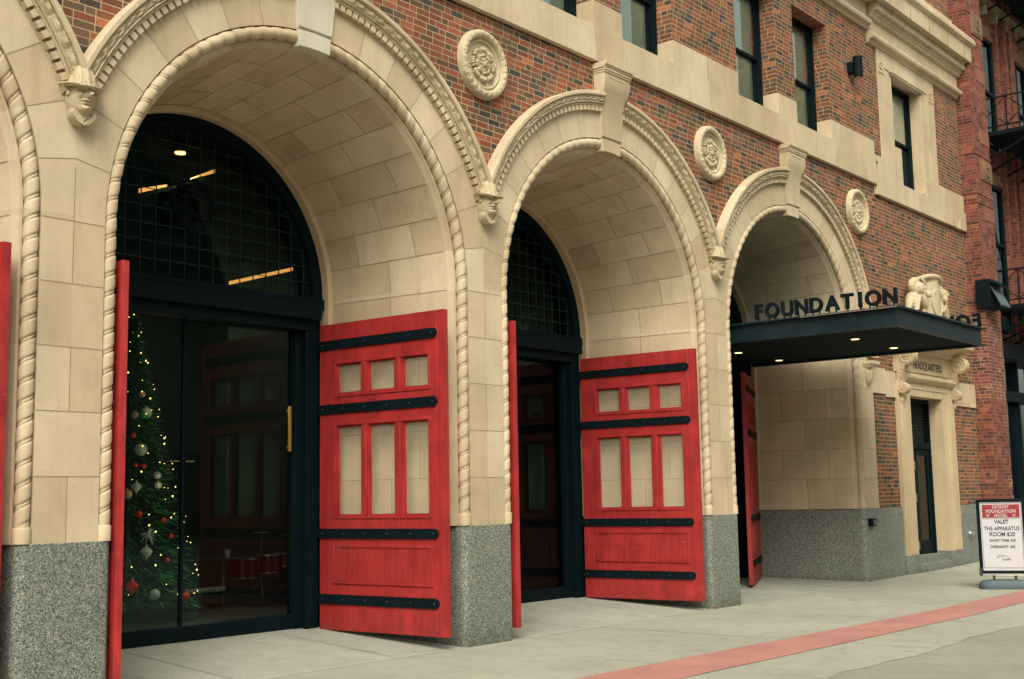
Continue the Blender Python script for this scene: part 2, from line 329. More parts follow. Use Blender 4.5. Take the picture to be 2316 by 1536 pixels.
# ------------------------------------------------------------------ ground
b = MB(); xs = [-60, -20, -5, 0, 5, 10, 14, 18.5, 22, 26, 30, 34, 40, 60, 120]; ys = [-26, -16, -10, -7, -4.75, -3.9]
b.grid([[(x, y, gz(x) - 0.004) for x in xs] for y in [-60, -26, -16, -10, -7, -4.5]], 'asphalt'); tag(b.build('road'), kind='structure')
b = MB(); b.grid([[(x, y + (0.05 * sin(x * 1.7) + 0.04 * sin(x * 5.3 + 1) if y < -4 else 0), gz(x)) for x in [v / 2 for v in range(-40, 161)]] for y in (-4.78, -3.0, -1.5, -0.0, 0.06)], 'concrete')
for x, y0, y1 in ((11.38, -2.9, -1.5), (11.38, -1.1, 0.0), (5.4, -2.9, 0.0), (17.3, -2.9, 0), (23.2, -3.1, 0), (28.4, -3.2, 0)):
    b.strip((x, y0, gz(x) + 0.004), (x, y1, gz(x) + 0.004), (0.006, 0, 0), 'edge' if x < 12 else 'groove')
for x in (8.3, 14.3, 20.2, 26.0): b.strip((x, -2.7 - 0.035 * (x - 10), gz(x) + 0.004), (x, 0.0, gz(x) + 0.004), (0.007, 0, 0), 'groove')
for x in (8.3, 14.3, 17.3, 20.2, 23.2, 26.0): b.strip((x, -4.7, gz(x) + 0.004), (x, -3.7 - 0.026 * (x - 10), gz(x) + 0.004), (0.007, 0, 0), 'groove')
rc = random.Random(21)
for (x, y, L_, a) in ((12.6, -0.5, 1.6, -0.5), (15.8, -1.2, 1.4, 0.3), (13.2, -3.95, 1.2, 0.2), (19.4, -2.2, 1.7, -0.9), (16.9, -4.2, 1.5, 0.5), (22.6, -1.1, 1.5, -0.2)):
    px_, py_ = x, y
    for k in range(16):
        a2 = a + rc.uniform(-0.7, 0.7); nx_, ny_ = px_ + L_ / 16 * cos(a2), py_ + L_ / 16 * sin(a2)
        b.strip((px_, py_, gz(px_) + 0.003), (nx_, ny_, gz(nx_) + 0.003), (-sin(a2) * 0.0022, cos(a2) * 0.0022, 0), 'groove'); px_, py_ = nx_, ny_
tag(b.build('pavement'), kind='structure')
b = MB(); b.grid([[(x, y, gz(x) + 0.004) for x in xs] for y in (-0.005, 0.03)], 'edge'); tag(b.build('pavement_edge_line'), kind='structure')
b = MB(); rows = []
rows = [[(x, (-2.72 - (x - 10.2) * 0.038) if j == 0 else (-3.58 - (x - 10.2) * 0.026), gz(x) + 0.006) for x in [v * 0.5 for v in range(-20, 70)]] for j in (0, 1)]
b.grid(rows, 'tactile'); tag(b.build('tactile_paving'), kind='structure')
b = MB(); RA = {0: 0.08, 1: 0.078, 2: 0.066, 3: 0.055}
for i, cx in enumerate(CX):
    s = RA[i]; b.quad((cx - 3, 0.03, gz(cx - 3) + 0.001), (cx + 3, 0.03, gz(cx + 3) + 0.001), (cx + 3, 2.6, 2.6 * s), (cx - 3, 2.6, 2.6 * s), 'concrete_in')
    for dx in (-0.9, 1.3): b.strip((cx + dx, 0.04, gz(cx + dx) + 0.006), (cx + dx, 2.1, 2.1 * s + 0.004), (0.005, 0, 0), 'groove')
tag(b.build('threshold_floor'), kind='structure')

# ------------------------------------------------------------------ the fire station
FS = thing('fire_station', 'brick and cream stone former fire station with a row of open arched bays', 'building', (0, 0, 0))
def ro(th, r, lim=HB):
    c = abs(cos(th)); return r if r * c <= lim else lim / c
NT = 96
# --- arch: vault, reveal and flat voussoir ring
def arch_mesh(right_free=False):
    b = MB(); prof = [(2.60, 0.0), (2.60, 0.07), (2.485, 0.125), (2.465, 0.085), (2.435, 0.085), (2.425, 0.12), (2.40, 0.15), (2.39, 0.17), (2.165, 2.05)]
    rows = []
    for r, y in prof:
        rows.append([(-r, y, ZG)] + [(-r * cos(pi * k / NT), y, ZS + r * sin(pi * k / NT)) for k in range(NT + 1)] + [(r, y, ZG)])
    b.grid(rows, 'stone')
    prof2 = [(2.165, 2.05), (2.155, 2.035), (2.10, 2.035), (2.085, 2.05), (2.085, 2.25)]
    rows = [[(-r, y, ZG)] + [(-r * cos(pi * k / NT), y, ZS + r * sin(pi * k / NT)) for k in range(NT + 1)] + [(r, y, ZG)] for r, y in prof2]
    b.grid(rows, 'stone_block')
    # flat face
    rin = []; rout = []
    for k in range(NT + 1):
        th = pi * k / NT; lim = HB if not (right_free and th > pi / 2) else 9
        r2 = ro(th, 3.02, lim)
        if th < radians(25) or (th > radians(155) and not right_free): r2 = min(3.30, HB / abs(cos(th)))
        rin.append((-RG * cos(th), 0, ZS + RG * sin(th))); rout.append((-r2 * cos(th), 0, ZS + r2 * sin(th)))
    b.grid([rin, rout], 'stone')
    xr = 3.225 if right_free else HB
    b.quad((-HB, 0, ZG), (-RG, 0, ZG), (-RG, 0, ZS), (-HB, 0, ZS), 'stone'); b.quad((RG, 0, ZG), (xr, 0, ZG), (xr, 0, ZS), (RG, 0, ZS), 'stone')
    if right_free: b.quad((3.225, 0, ZG), (3.225, 0.05, ZG), (3.225, 0.05, ZS), (3.225, 0, ZS), 'stone')
    # joints: voussoirs and courses
    e = 0.0016
    N = 17; zc = [ZG + CH * k for k in range(1, 6)]
    def vault_strip(th):   # th from the left springing
        c, s = -cos(th), sin(th); p = Vector((2.39 * c, 0.17, ZS + 2.39 * s)); q = Vector((2.165 * c, 2.05, ZS + 2.165 * s)); n = Vector((-c, -0.0, -s)) * e * 2
        w_ = Vector((-s, 0, c)) * 0.0045 if True else None; b.strip(p + n, q + n, w_)
    for k in range(1, N):
        th = pi * k / N; vault_strip(th)
        r2 = ro(th, 3.0, HB if not (right_free and th > pi / 2) else 9); c, s = -cos(th), sin(th)
        if k not in (8, 9): b.strip((RG * c, -e, ZS + RG * s), (r2 * c, -e, ZS + r2 * s), Vector((-s, 0, c)) * 0.0045)
        # little return over the fillet
    def yr(y, r0=2.39, r1=2.165): return r0 + (r1 - r0) * (y - 0.17) / 1.88 - 2 * e
    for k in range(0, N):
        ys_ = (0.62, 1.55) if k % 2 else (1.07,)
        for y in ys_:
            t0, t1 = pi * k / N, pi * (k + 1) / N; r = yr(y); seg = []
            for j in range(5):
                t = t0 + (t1 - t0) * j / 4; seg.append(t)
            rows = [[(-r * cos(t), y + d, ZS + r * sin(t)) for t in seg] for d in (-0.0045, 0.0045)]; b.grid(rows, 'joint')
    for sgn in (-1, 1):
        for k, z in enumerate(zc):
            b.quad((sgn * yr(0.17), 0.17, z - 0.004), (sgn * yr(0.17), 0.17, z + 0.004), (sgn * yr(2.05), 2.05, z + 0.004), (sgn * yr(2.05), 2.05, z - 0.004), 'joint')
            xr = 3.225 if (right_free and sgn > 0) else HB
            b.quad((sgn * RG, -e, z - 0.004), (sgn * xr, -e, z - 0.004), (sgn * xr, -e, z + 0.004), (sgn * RG, -e, z + 0.004), 'joint')
        for k in (0, 2, 4, 5):
            z0 = ZG + CH * k; z1 = z0 + CH if k < 5 else 4.95
            if not (right_free and sgn > 0) : b.quad((sgn * (HB - 0.004), -e, z0), (sgn * HB, -e, z0), (sgn * HB, -e, z1), (sgn * (HB - 0.004), -e, z1), 'joint')
        for k in range(6):
            z0 = ZG + CH * k; z1 = min(z0 + CH, ZS)
            if k == 5: z0 = ZG + CH * 5; z1 = ZS
            for y in ((0.62, 1.55) if k % 2 else (1.07,)):
                xx = sgn * yr(y); b.quad((xx, y - 0.0045, z0), (xx, y + 0.0045, z0), (xx, y + 0.0045, z1), (xx, y - 0.0045, z1), 'joint')
    return b
# --- hood moulding with dentils and a carved leaf band
def hood_mesh(right_free=False):
    b = MB(); key = radians(4.7)
    def seg(t0, t1, n, prof, m, carve=False):
        rows = []
        for k in range(n + 1):
            th = t0 + (t1 - t0) * k / n; row = []
            lim = HB - 0.004 if not (right_free and th > pi / 2) else 9
            for j, (r, y) in enumerate(prof):
                rr = ro(th, r, lim); yy = y
                if carve and 0 < j < len(prof) - 1:
                    ph = th * 3.15 / 0.052; yy = y - 0.034 * abs(sin(ph + (0.9 if j % 2 else 0))) * (1.0 - 0.45 * sin(ph * 0.5) ** 2)
                row.append((-rr * cos(th), yy, ZS + rr * sin(th)))
            rows.append(row)
        b.grid(rows, m)
    for side in (0, 1):
        if side == 0: t0, t1 = radians(22.3), pi / 2 - key
        else: t0, t1 = pi / 2 + key, (pi - radians(22.3) if not right_free else pi - 0.001)
        seg(t0, t1, 60, [(2.985, 0.0), (2.985, -0.012), (3.072, -0.012), (3.072, -0.075), (3.085, -0.085), (3.10, -0.075), (3.10, -0.095), (3.112, -0.108), (3.124, -0.095)], 'stone_carved')
        seg(t0, t1, 420, [(3.124, -0.090), (3.145, -0.094), (3.165, -0.098), (3.185, -0.102), (3.205, -0.104)], 'stone_carved', True)
        seg(t0, t1, 60, [(3.205, -0.10), (3.205, -0.135), (3.22, -0.150), (3.262, -0.150), (3.27, -0.140), (3.27, 0.035)], 'stone')
        # dentils
        n = int((t1 - t0) * 3.03 / 0.098)
        for k in range(n):
            ta = t0 + (t1 - t0) * (k + 0.17) / n; tb = t0 + (t1 - t0) * (k + 0.86) / n
            lim = HB - 0.01 if not (right_free and ta > pi / 2) else 9
            if 3.06 * abs(cos((ta + tb) / 2)) > lim: continue
            pts = [(-r * cos(t), ZS + r * sin(t)) for r, t in ((2.998, ta), (2.998, tb), (3.071, tb), (3.071, ta))]
            b.prism(pts, -0.068, -0.010, 'stone', 'y')
        for k in range(1, 8):
            th = t0 + (t1 - t0) * k / 8
            if side == 1 and False: continue
            rr = [(3.10, -0.112), (3.205, -0.155), (3.27, -0.152)]
            if 3.27 * abs(cos(th)) > HB and not (right_free and th > pi / 2): continue
            c, s = -cos(th), sin(th)
            b.quad(*( (Vector((r * c, y - 0.001, ZS + r * s)) + Vector((-s, 0, c)) * d) for r, y, d in ((3.10, -0.115, -0.004), (3.10, -0.115, 0.004), (3.268, -0.152, 0.004), (3.268, -0.152, -0.004))), 'joint')
    return b
# --- twisted rope roll
def rope_mesh():
    b = MB(); R, y0, r0 = 2.528, 0.050, 0.074; z0 = ZG + 0.14; L1 = ZS - z0; L = 2 * L1 + pi * R; seg = 22; st = 0.007; gap = R * radians(5.45)
    halves = [(0, L / 2 - gap), (L / 2 + gap, L)]
    for (sa, sb) in halves:
        rows = []; nn = int((sb - sa) / st)
        for k in range(nn + 1):
            s = sa + (sb - sa) * k / nn
            if s < L1: p = Vector((-R, 0, z0 + s)); out = Vector((1, 0, 0)); tg = Vector((0, 0, 1))
            elif s > L - L1: p = Vector((R, 0, z0 + (L - s))); out = Vector((-1, 0, 0)); tg = Vector((0, 0, -1))
            else:
                th = (s - L1) / R; p = Vector((-R * cos(th), 0, ZS + R * sin(th))); out = Vector((cos(th), 0, -sin(th)))
            row = []
            edge = min((s - sa), (sb - s)); fade = min(1, edge / 0.05)
            for j in range(seg):
                ph = 2 * pi * j / seg
                u = (s / 0.185 - ph / (2 * pi)) % 1.0
                gr = 0.0
                d1 = min(abs(u - 0.0), abs(u - 1.0)); d2 = abs(u - 0.17)
                gr = 0.0150 * math.exp(-(d1 / 0.055) ** 2) + 0.0125 * math.exp(-(d2 / 0.050) ** 2)
                swell = 0.0025 * sin(pi * max(0, min(1, (u - 0.17) / 0.83)))
                r = r0 - 0.006 + (swell - gr) * fade
                row.append(p + out * (r * cos(ph)) + Vector((0, 1, 0)) * (y0 + r * sin(ph)))
            rows.append(row)
        b.grid(rows, 'stone', closeu=True)
        for rr in (rows[0], rows[-1]): b.add(rr, [tuple(range(seg))], 'stone')
    for sg in (-1, 1):      # plain cylindrical foot
        b.lathe((sg * R, y0, 0), [(0.082, ZG), (0.082, ZG + 0.13), (0.074, ZG + 0.145), (0.02, ZG + 0.146)], 'stone', 24)
    return b
# --- keystone
def keystone_mesh(full, m='stone'):
    b = MB(); h = radians(5.4)
    # lower curved block that replaces the rope
    for (r0_, r1_, ya, yb) in ((2.405, 2.60, -0.035, 0.16), ):
        a = [(-r * cos(t), ZS + r * sin(t)) for r, t in ((r0_, pi / 2 - h), (r0_, pi / 2 - h / 3), (r0_, pi / 2 + h / 3), (r0_, pi / 2 + h), (r1_, pi / 2 + h), (r1_, pi / 2), (r1_, pi / 2 - h))]
        b.prism(a, ya, yb, m, 'y')
    # body: front face follows a concave profile, widening upwards
    zz = [ZS + 2.59, ZS + 2.62, ZS + 2.85, ZS + 3.05, ZS + 3.2, ZS + 3.32, ZS + 3.42]
    yy = [-0.005, -0.05, -0.055, -0.07, -0.10, -0.14, -0.17]
    hw = [0.245, 0.248, 0.27, 0.288, 0.30, 0.318, 0.33]
    zt = ZS + 3.56
    rows = [[(-w_, 0.03, z), (-w_, y, z), (w_, y, z), (w_, 0.03, z)] for z, y, w_ in zip(zz + [zt], yy + [-0.17], hw + [0.335])]
    b.grid(rows, m)
    b.box(-0.22, 0.22, -0.172, -0.15, zt - 0.075, zt - 0.055, 'joint')
    b.box(-0.345, 0.345, -0.185, 0.03, zt, zt + 0.03, m); b.box(-0.355, 0.355, -0.195, 0.03, zt + 0.03, zt + 0.065, m)
    b.prism([(-0.195, zt + 0.065), (-0.205, zt + 0.09), (-0.225, zt + 0.11), (-0.225, zt + 0.15), (0.03, zt + 0.15), (0.03, zt + 0.065)], -0.37, 0.37, m, 'x')
    return b
am = arch_mesh(); am3 = arch_mesh(True); hm = hood_mesh(); hm3 = hood_mesh(True)
first = None
for i, cx in enumerate(CX):
    if i in (0, 3): a = (am if i == 0 else am3).build('arch', FS, loc=(cx, 0, 0)); 
    elif i == 1: a = first[0].copy(); COL.objects.link(a); a.location = (cx, 0, 0)
    else: a = first[0].copy(); COL.objects.link(a); a.location = (cx, 0, 0)
    if i == 0:
        hh = hm.build('hood_moulding', a); rp = rope_mesh().build('rope_moulding', a, ang=80); first = (a, hh, rp)
        kk = keystone_mesh(True).build('keystone', a, bevel=0.006); first = (a, hh, rp, kk)
    else:
        if i == 3: hm3.build('hood_moulding', a)
        else: c = first[1].copy(); COL.objects.link(c); c.parent = a
        c = first[2].copy(); COL.objects.link(c); c.parent = a
        if i == 1: tag(keystone_mesh(True, 'stone_pale').build('keystone', a, bevel=0.006), 'pale replaced keystone')
        else: c = first[3].copy(); COL.objects.link(c); c.parent = a

# --- granite bases of the piers (rounded arrises)
def granite_base(xl, xr, in_l, in_r, z1, flush_r=False):
    """xl/xr: front edges; in_l/in_r: x of the back edges"""
    b = MB(); r = 0.09; pts = []
    def arc(cx, cy, a0, a1): return [(cx + r * cos(radians(a0 + (a1 - a0) * k / 6)), cy + r * sin(radians(a0 + (a1 - a0) * k / 6))) for k in range(7)]
    pts += [(in_l, 2.12)] + [(in_l + (xl - in_l) * 1.0, 0.115)] + arc(xl + r, -0.02 + r, 180, 270)
    if flush_r: pts += [(xr, -0.02), (xr, 0.10), (in_r, 0.10), (in_r, 2.12)]
    else: pts += arc(xr - r, -0.02 + r, 270, 360) + [(xr, 0.115), (in_r, 2.12)]
    b.prism(pts, -0.3, z1, 'granite'); return b
for i in range(-1, 4):
    if i == -1: xl, il = -3.0, -3.0
    else: xl, il = CX[i] + 2.455, CX[i] + 2.14
    if i < 3: xr, ir = CX[i + 1] - 2.455, CX[i + 1] - 2.14
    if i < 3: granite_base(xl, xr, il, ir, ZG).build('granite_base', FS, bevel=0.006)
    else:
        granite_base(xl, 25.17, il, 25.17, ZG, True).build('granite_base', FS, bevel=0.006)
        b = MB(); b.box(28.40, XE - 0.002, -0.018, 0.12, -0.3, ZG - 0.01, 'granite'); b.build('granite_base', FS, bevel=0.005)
# masonry inside the piers so that no light leaks
for i in range(3):
    xa = CX[i] + 2.18; xb = CX[i + 1] - 2.18
    b = MB(); b.box(xa + 0.45, xb - 0.45, 0.3, 2.3, ZG - 0.2, 4.4, 'dark_room'); b.build('masonry_core', FS, smooth=False)

# --- brick wall of the arcade storey
b = MB(); YB = 0.025; TOP = 8.28
for i, cx in enumerate(CX):
    last = i == 3; rin = []; rout = []
    lim_r = 3.92 if last else HB
    for k in range(NT + 1):
        th = pi * k / NT; c, s = -cos(th), sin(th)
        L_ = HB if c < 0 else lim_r
        r = 3.1 if not (3.1 * abs(c) > L_) else L_ / abs(c)
        # outer: hit the rectangle
        t = min(L_ / abs(c) if abs(c) > 1e-6 else 1e9, (TOP - ZS) / s if s > 1e-6 else 1e9); t = max(t, r)
        rin.append((cx + r * c, YB, ZS + r * s)); rout.append((cx + t * c, YB, ZS + t * s))
    b.grid([rin, rout], 'brick')
    for sg in (-1, 1):      # fill the rectangle corners
        L_ = HB if sg < 0 else lim_r
        al = atan2(TOP - ZS, L_); 
# corner fills lie in the radial strips already except one wedge per corner
for i, cx in enumerate(CX):
    for sg in (-1, 1):
        L_ = 3.92 if (i == 3 and sg > 0) else HB
        al = atan2(TOP - ZS, L_); k = al / pi * NT; k0, k1 = floor(k), floor(k) + 1
        def hitp(kk):
            th = pi * kk / NT; c, s = cos(th), sin(th); t = min(L_ / c if c > 1e-6 else 1e9, (TOP - ZS) / s if s > 1e-6 else 1e9); return (cx + sg * t * c, YB, ZS + t * s)
        b.add([hitp(k0), hitp(k1), (cx + sg * L_, YB, TOP)], [(0, 1, 2)], 'brick')
x3 = CX[3] + 3.2
b.quad((x3, YB, ZG), (25.18, YB, ZG), (25.18, YB, 3.80), (x3, YB, 3.80), 'brick')      # strip beside the last arch
b.quad((x3, YB, 4.25), (24.733, YB, 4.25), (24.733, YB, ZS), (x3, YB, ZS), 'brick')
b.quad((24.733, YB, 4.25), (25.45, YB, 4.25), (25.45, YB, 8.1), (24.733, YB, 8.1), 'brick')
b.quad((25.45, YB, 5.0), (28.2, YB, 5.0), (28.2, YB, 8.1), (25.45, YB, 8.1), 'brick')
b.quad((28.2, YB, ZG), (XE, YB, ZG), (XE, YB, 8.1), (28.2, YB, 8.1), 'brick')
b.quad((24.733, YB, 8.0), (25, YB, 8.0), (25, YB, TOP), (24.733, YB, TOP), 'brick')
b.build('brick_wall', FS, smooth=False)

# --- upper storey: belt course, pier blocks, brick piers
b = MB(); YF = -0.055
def belt(x0, x1, z0, z1, step): 
    b.box(x0, x1, YF, 0.6, z0, z1, 'stone')
    x = x0 + step
    while x < x1 - 0.2: b.box(x - 0.0035, x + 0.0035, YF - 0.0015, YF + 0.01, z0, z1, 'joint'); x += step
belt(-6, 24.73, 8.235, 8.765, 0.93); belt(24.73, XE - 0.01, 8.03, 8.48, 1.02)
b.box(24.93, 25.9, -0.03, 0.6, 8.48, 8.9, 'stone'); b.box(27.62, XE - 0.03, -0.03, 0.6, 8.48, 8.9, 'stone')
b.box(25.0, 28.5, 0.10, 0.5, 8.48, 8.56, 'stone')
b.build('belt_course', FS, bevel=0.008)
WIN = []
for cx in CX: WIN += [(cx - 1.86, cx - 0.37), (cx + 0.40, cx + 1.87)]
blk = MB(); br = MB(); HEAD = 11.15
segs = []; x = -6.0
for (a, c_) in WIN: segs.append((x, a)); x = c_
segs.append((x, 24.76))
for k, (a, c_) in enumerate(segs):
    blk = MB(); blk.box(a, c_, -0.022, 0.6, 8.765, 9.19, 'stone')
    if c_ - a > 1.5:
        for xj in (a + (c_ - a) / 2,): blk.box(xj - 0.003, xj + 0.003, -0.0235, -0.01, 8.77, 9.185, 'joint')
    blk.build('pier_base_block', FS, bevel=0.006)
    br.box(a, c_, 0.0, 0.6, 9.19, HEAD, 'brick')
blk = MB(); blk.box(24.762, 25.16, -0.022, 0.5, 8.765, 8.9, 'stone'); br.box(24.762, 25.16, 0.0, 0.5, 8.9, HEAD, 'brick')
br.box(-6, 25.2, 0.0, 0.6, HEAD, 11.72, 'brick')
br.box(28.4, XE, 0.0, 0.6, 8.9, 11.4, 'brick')
br.box(-6, XE - 0.02, 0.05, 0.6, 12.7, 16.5, 'brick')
blk.build('pier_base_block', FS, bevel=0.006); br.build('upper_brick_wall', FS, smooth=False)
# building mass behind (floors above, side wall, roof)
b = MB(); b.box(-6, XE - 0.05, 0.9, 12, 8.3, 16.6, 'dark_room'); b.box(24.2, XE - 0.05, 0.75, 12, -0.3, 8.3, 'dark_room'); b.box(-6, 24, 0.05, 2.5, 8.0, 8.3, 'dark_room'); b.box(-6, XE - 0.05, 0.5, 1.0, 16.3, 16.6, 'dark_room')
b.box(-6, 1.0, 0.4, 12, -0.3, 8.3, 'dark_room')
b.build('inner_mass', FS, smooth=False)

# --- sash windows
def make_window(x0, x1, z0, z1, name='window', yf=0.30, blind=0.85, lower_blind=False):
    f = MB(); w_ = x1 - x0; xl, xr = 0, w_; t = 0.07
    f.box(0, t, yf - 0.02, yf + 0.14, z0, z1, 'teal'); f.box(w_ - t, w_, yf - 0.02, yf + 0.14, z0, z1, 'teal'); f.box(t, w_ - t, yf - 0.02, yf + 0.14, z1 - t, z1, 'teal'); f.box(t, w_ - t, yf - 0.02, yf + 0.14, z0, z0 + 0.05, 'teal')
    o = f.build(name, FS, loc=(x0, 0, 0), bevel=0.006)
    zm = z0 + (z1 - z0) * 0.47
    for (za, zb, yy) in ((z0 + 0.05, zm + 0.03, yf + 0.07), (zm - 0.03, z1 - t, yf + 0.02)):
        s = MB(); q = 0.055
        s.box(t, t + q, yy, yy + 0.045, za, zb, 'black'); s.box(w_ - t - q, w_ - t, yy, yy + 0.045, za, zb, 'black'); s.box(t + q, w_ - t - q, yy, yy + 0.045, za, za + q, 'black'); s.box(t + q, w_ - t - q, yy, yy + 0.045, zb - q, zb, 'black')
        so = s.build('sash', o, bevel=0.004)
        p = MB(); p.quad((t + q, yy + 0.02, za + q), (w_ - t - q, yy + 0.02, za + q), (w_ - t - q, yy + 0.02, zb - q), (t + q, yy + 0.02, zb - q), 'glass_win'); p.build('pane', o, smooth=False)
    bl = MB(); zb = z0 + (z1 - z0) * (1 - blind); bl.box(t, w_ - t, yf + 0.122, yf + 0.127, zb, z1, 'blind'); bl.box(t, w_ - t, yf + 0.115, yf + 0.135, zb - 0.03, zb, 'blind'); bl.build('blind', o, smooth=False)
    if lower_blind:
        c = MB(); rows = [[(w_ * 0.60 + 0.018 * k, yf + 0.28 + 0.02 * sin(k * 1.3), z) for k in range(16)] for z in (z0, z1)]; c.grid(rows, 'blind'); c.build('curtain', o)
    k = MB(); k.box(0, w_, yf + 0.30, yf + 0.34, z0, z1, 'dark_room'); k.build('window_recess', o, smooth=False)
    return o
for k, (a, c_) in enumerate(WIN):
    if k < 2: continue
    make_window(a, c_, 8.765, HEAD, blind=0.88 if k not in (6, 7) else 0.97, lower_blind=True)
make_window(25.93, 27.60, 8.56, 10.93, yf=0.28, blind=0.93, lower_blind=True)
# lintel soffits
# --- window surround on the right section
b = MB()
b.prism([(25.16, 8.9), (25.52, 8.9), (25.52, 11.0), (25.16, 11.0)], -0.022, 0.5, 'stone', 'y'); b.box(25.52, 25.93, -0.004, 0.5, 8.9, 11.0, 'stone')
b.box(27.60, 27.98, -0.004, 0.5, 8.9, 11.0, 'stone'); b.box(27.98, 28.40, -0.022, 0.5, 8.9, 11.0, 'stone')
b.box(25.16, 28.40, -0.022, 0.5, 11.0, 11.36, 'stone'); b.box(25.85, 27.68, -0.05, 0.10, 10.93, 10.97, 'stone'); b.box(25.80, 27.73, -0.07, 0.10, 10.97, 11.02, 'stone')
b.box(25.52, 25.93, -0.004, 0.5, 8.56, 8.9, 'stone'); b.box(27.60, 27.98, -0.004, 0.5, 8.56, 8.9, 'stone')
for z in (9.55, 10.2, 10.8):
    for (xa, xb, yy_) in ((25.16, 25.52, -0.0235), (25.52, 25.93, -0.0055), (27.60, 27.98, -0.0055), (27.98, 28.40, -0.0235)): b.box(xa + 0.001, xb - 0.001, yy_, yy_ + 0.003, z, z + 0.006, 'joint')
for (x, z) in ((25.35, 10.85), (28.2, 10.85)):
    b.box(x - 0.15, x + 0.15, -0.03, 0, z - 0.02, z, 'joint')
    ring = [(x + 0.07 * cos(a * pi / 6), -0.03, z + 0.16 + 0.07 * sin(a * pi / 6)) for a in range(0, 12)]; b.tube(ring, 0.014, 'stone_carved', 6)
b.build('window_surround', FS, bevel=0.006)
# --- cornice
def mould(b, x0, x1, prof, m): b.prism(prof, x0, x1, m, 'x')
b = MB()
for (x0, x1, dz, dy) in ((24.70, XE + 0.02, 0.0, 0.0), (-6, 24.70, 0.27, 0.0)):
    mould(b, x0, x1, [(-0.02, 11.36 + dz), (-0.05, 11.37 + dz), (-0.06, 11.42 + dz), (-0.15, 11.45 + dz), (-0.17, 11.50 + dz), (-0.15, 11.55 + dz), (-0.09, 11.57 + dz), (0.5, 11.57 + dz), (0.5, 11.36 + dz)], 'stone')
    b.box(x0, x1 - 0.05, -0.06, 0.5, 11.57 + dz, 11.93 if dz == 0 else 12.45, 'stone')
x0, x1 = 24.72, XE
mould(b, x0, x1, [(-0.07, 11.90), (-0.13, 11.92), (-0.14, 11.97), (-0.17, 11.98), (-0.18, 12.03), (0.5, 12.03), (0.5, 11.90)], 'stone_carved')
mould(b, x0, x1, [(-0.20, 12.03), (-0.21, 12.19), (-0.30, 12.23), (0.5, 12.23), (0.5, 12.03)], 'stone_carved')
x = x0
while x < x1 - 0.05: b.box(x, x + 0.062, -0.275, -0.20, 12.05, 12.19, 'stone_carved'); x += 0.118
mould(b, -6, x1 + 0.1, [(-0.40, 12.235), (-0.415, 12.60), (-0.30, 12.60), (0.5, 12.60), (0.5, 12.235)], 'stone')
x = 24.0
while x < x1: b.box(x, x + 0.006, -0.4175, -0.38, 12.24, 12.595, 'joint'); x += 1.12
mould(b, -6, x1 + 0.16, [(-0.43, 12.60), (-0.50, 12.66), (-0.515, 12.74), (-0.48, 12.81), (-0.40, 12.84), (0.5, 12.84), (0.5, 12.60)], 'stone')
b.box(26.2, XE - 0.02, -0.03, 0.5, 12.84, 13.38, 'stone'); b.box(-6, 24.9, -0.03, 0.5, 12.84, 13.38, 'stone')
b.build('cornice', FS, bevel=0.008)

# --- roundels (carved discs)
def roundel():
    b = MB(); na, nr = 240, 60; rows = []
    for i in range(nr + 1):
        r = 0.47 * i / nr; row = []
        for j in range(na):
            a = 2 * pi * j / na
            if r > 0.345:          # leafy ring
                q = (r - 0.345) / 0.125; h = 0.02 + 0.075 * sqrt(max(0, 1 - (2 * q - 1) ** 2)); h += 0.0055 * sin(a * 26 + 3.0 * abs(2 * q - 1)) * sin(q * pi) + 0.003 * sin(a * 52 - q * 9)
            elif r > 0.30: h = 0.025 + 0.02 * sin((r - 0.30) / 0.045 * pi)
            elif r > 0.245: h = 0.012
            else:
                pet = abs(cos(a * 4)) ** 0.5; lim = 0.205 + 0.030 * pet + 0.006 * cos(a * 40)
                if r < lim:
                    q = r / lim; h = 0.030 + 0.024 * q * pet + 0.007 * cos(a * 40 + 3 * sin(q * 9)) * q + 0.010 * sin(q * 16)
                    if q > 0.60 and pet < 0.55: h = 0.006
                    if 0.48 < q < 0.62: h += 0.014 * abs(cos(a * 8 + 0.4))
                    if r < 0.105: h = 0.040 + 0.020 * abs(cos(a * 4 + 0.4)) * sin(r / 0.105 * pi) + 0.004 * cos(a * 24)
                else: h = 0.008
                if r < 0.050: h = 0.050 + 0.028 * sqrt(max(0, 1 - (r / 0.042) ** 2)) if r < 0.042 else 0.028
            if i == nr: h = -0.03
            row.append((r * cos(a), -h, r * sin(a)))
        rows.append(row)
    b.grid(rows, 'stone_carved', closeu=True); return b
r0 = None
for x in (12.05, 17.90, 23.735):
    if r0 is None: r0 = roundel().build('roundel', FS, loc=(x, 0.01, 7.50), ang=60)
    else: c = r0.copy(); COL.objects.link(c); c.location = (x, 0.01, 7.48 if x > 20 else 7.50)

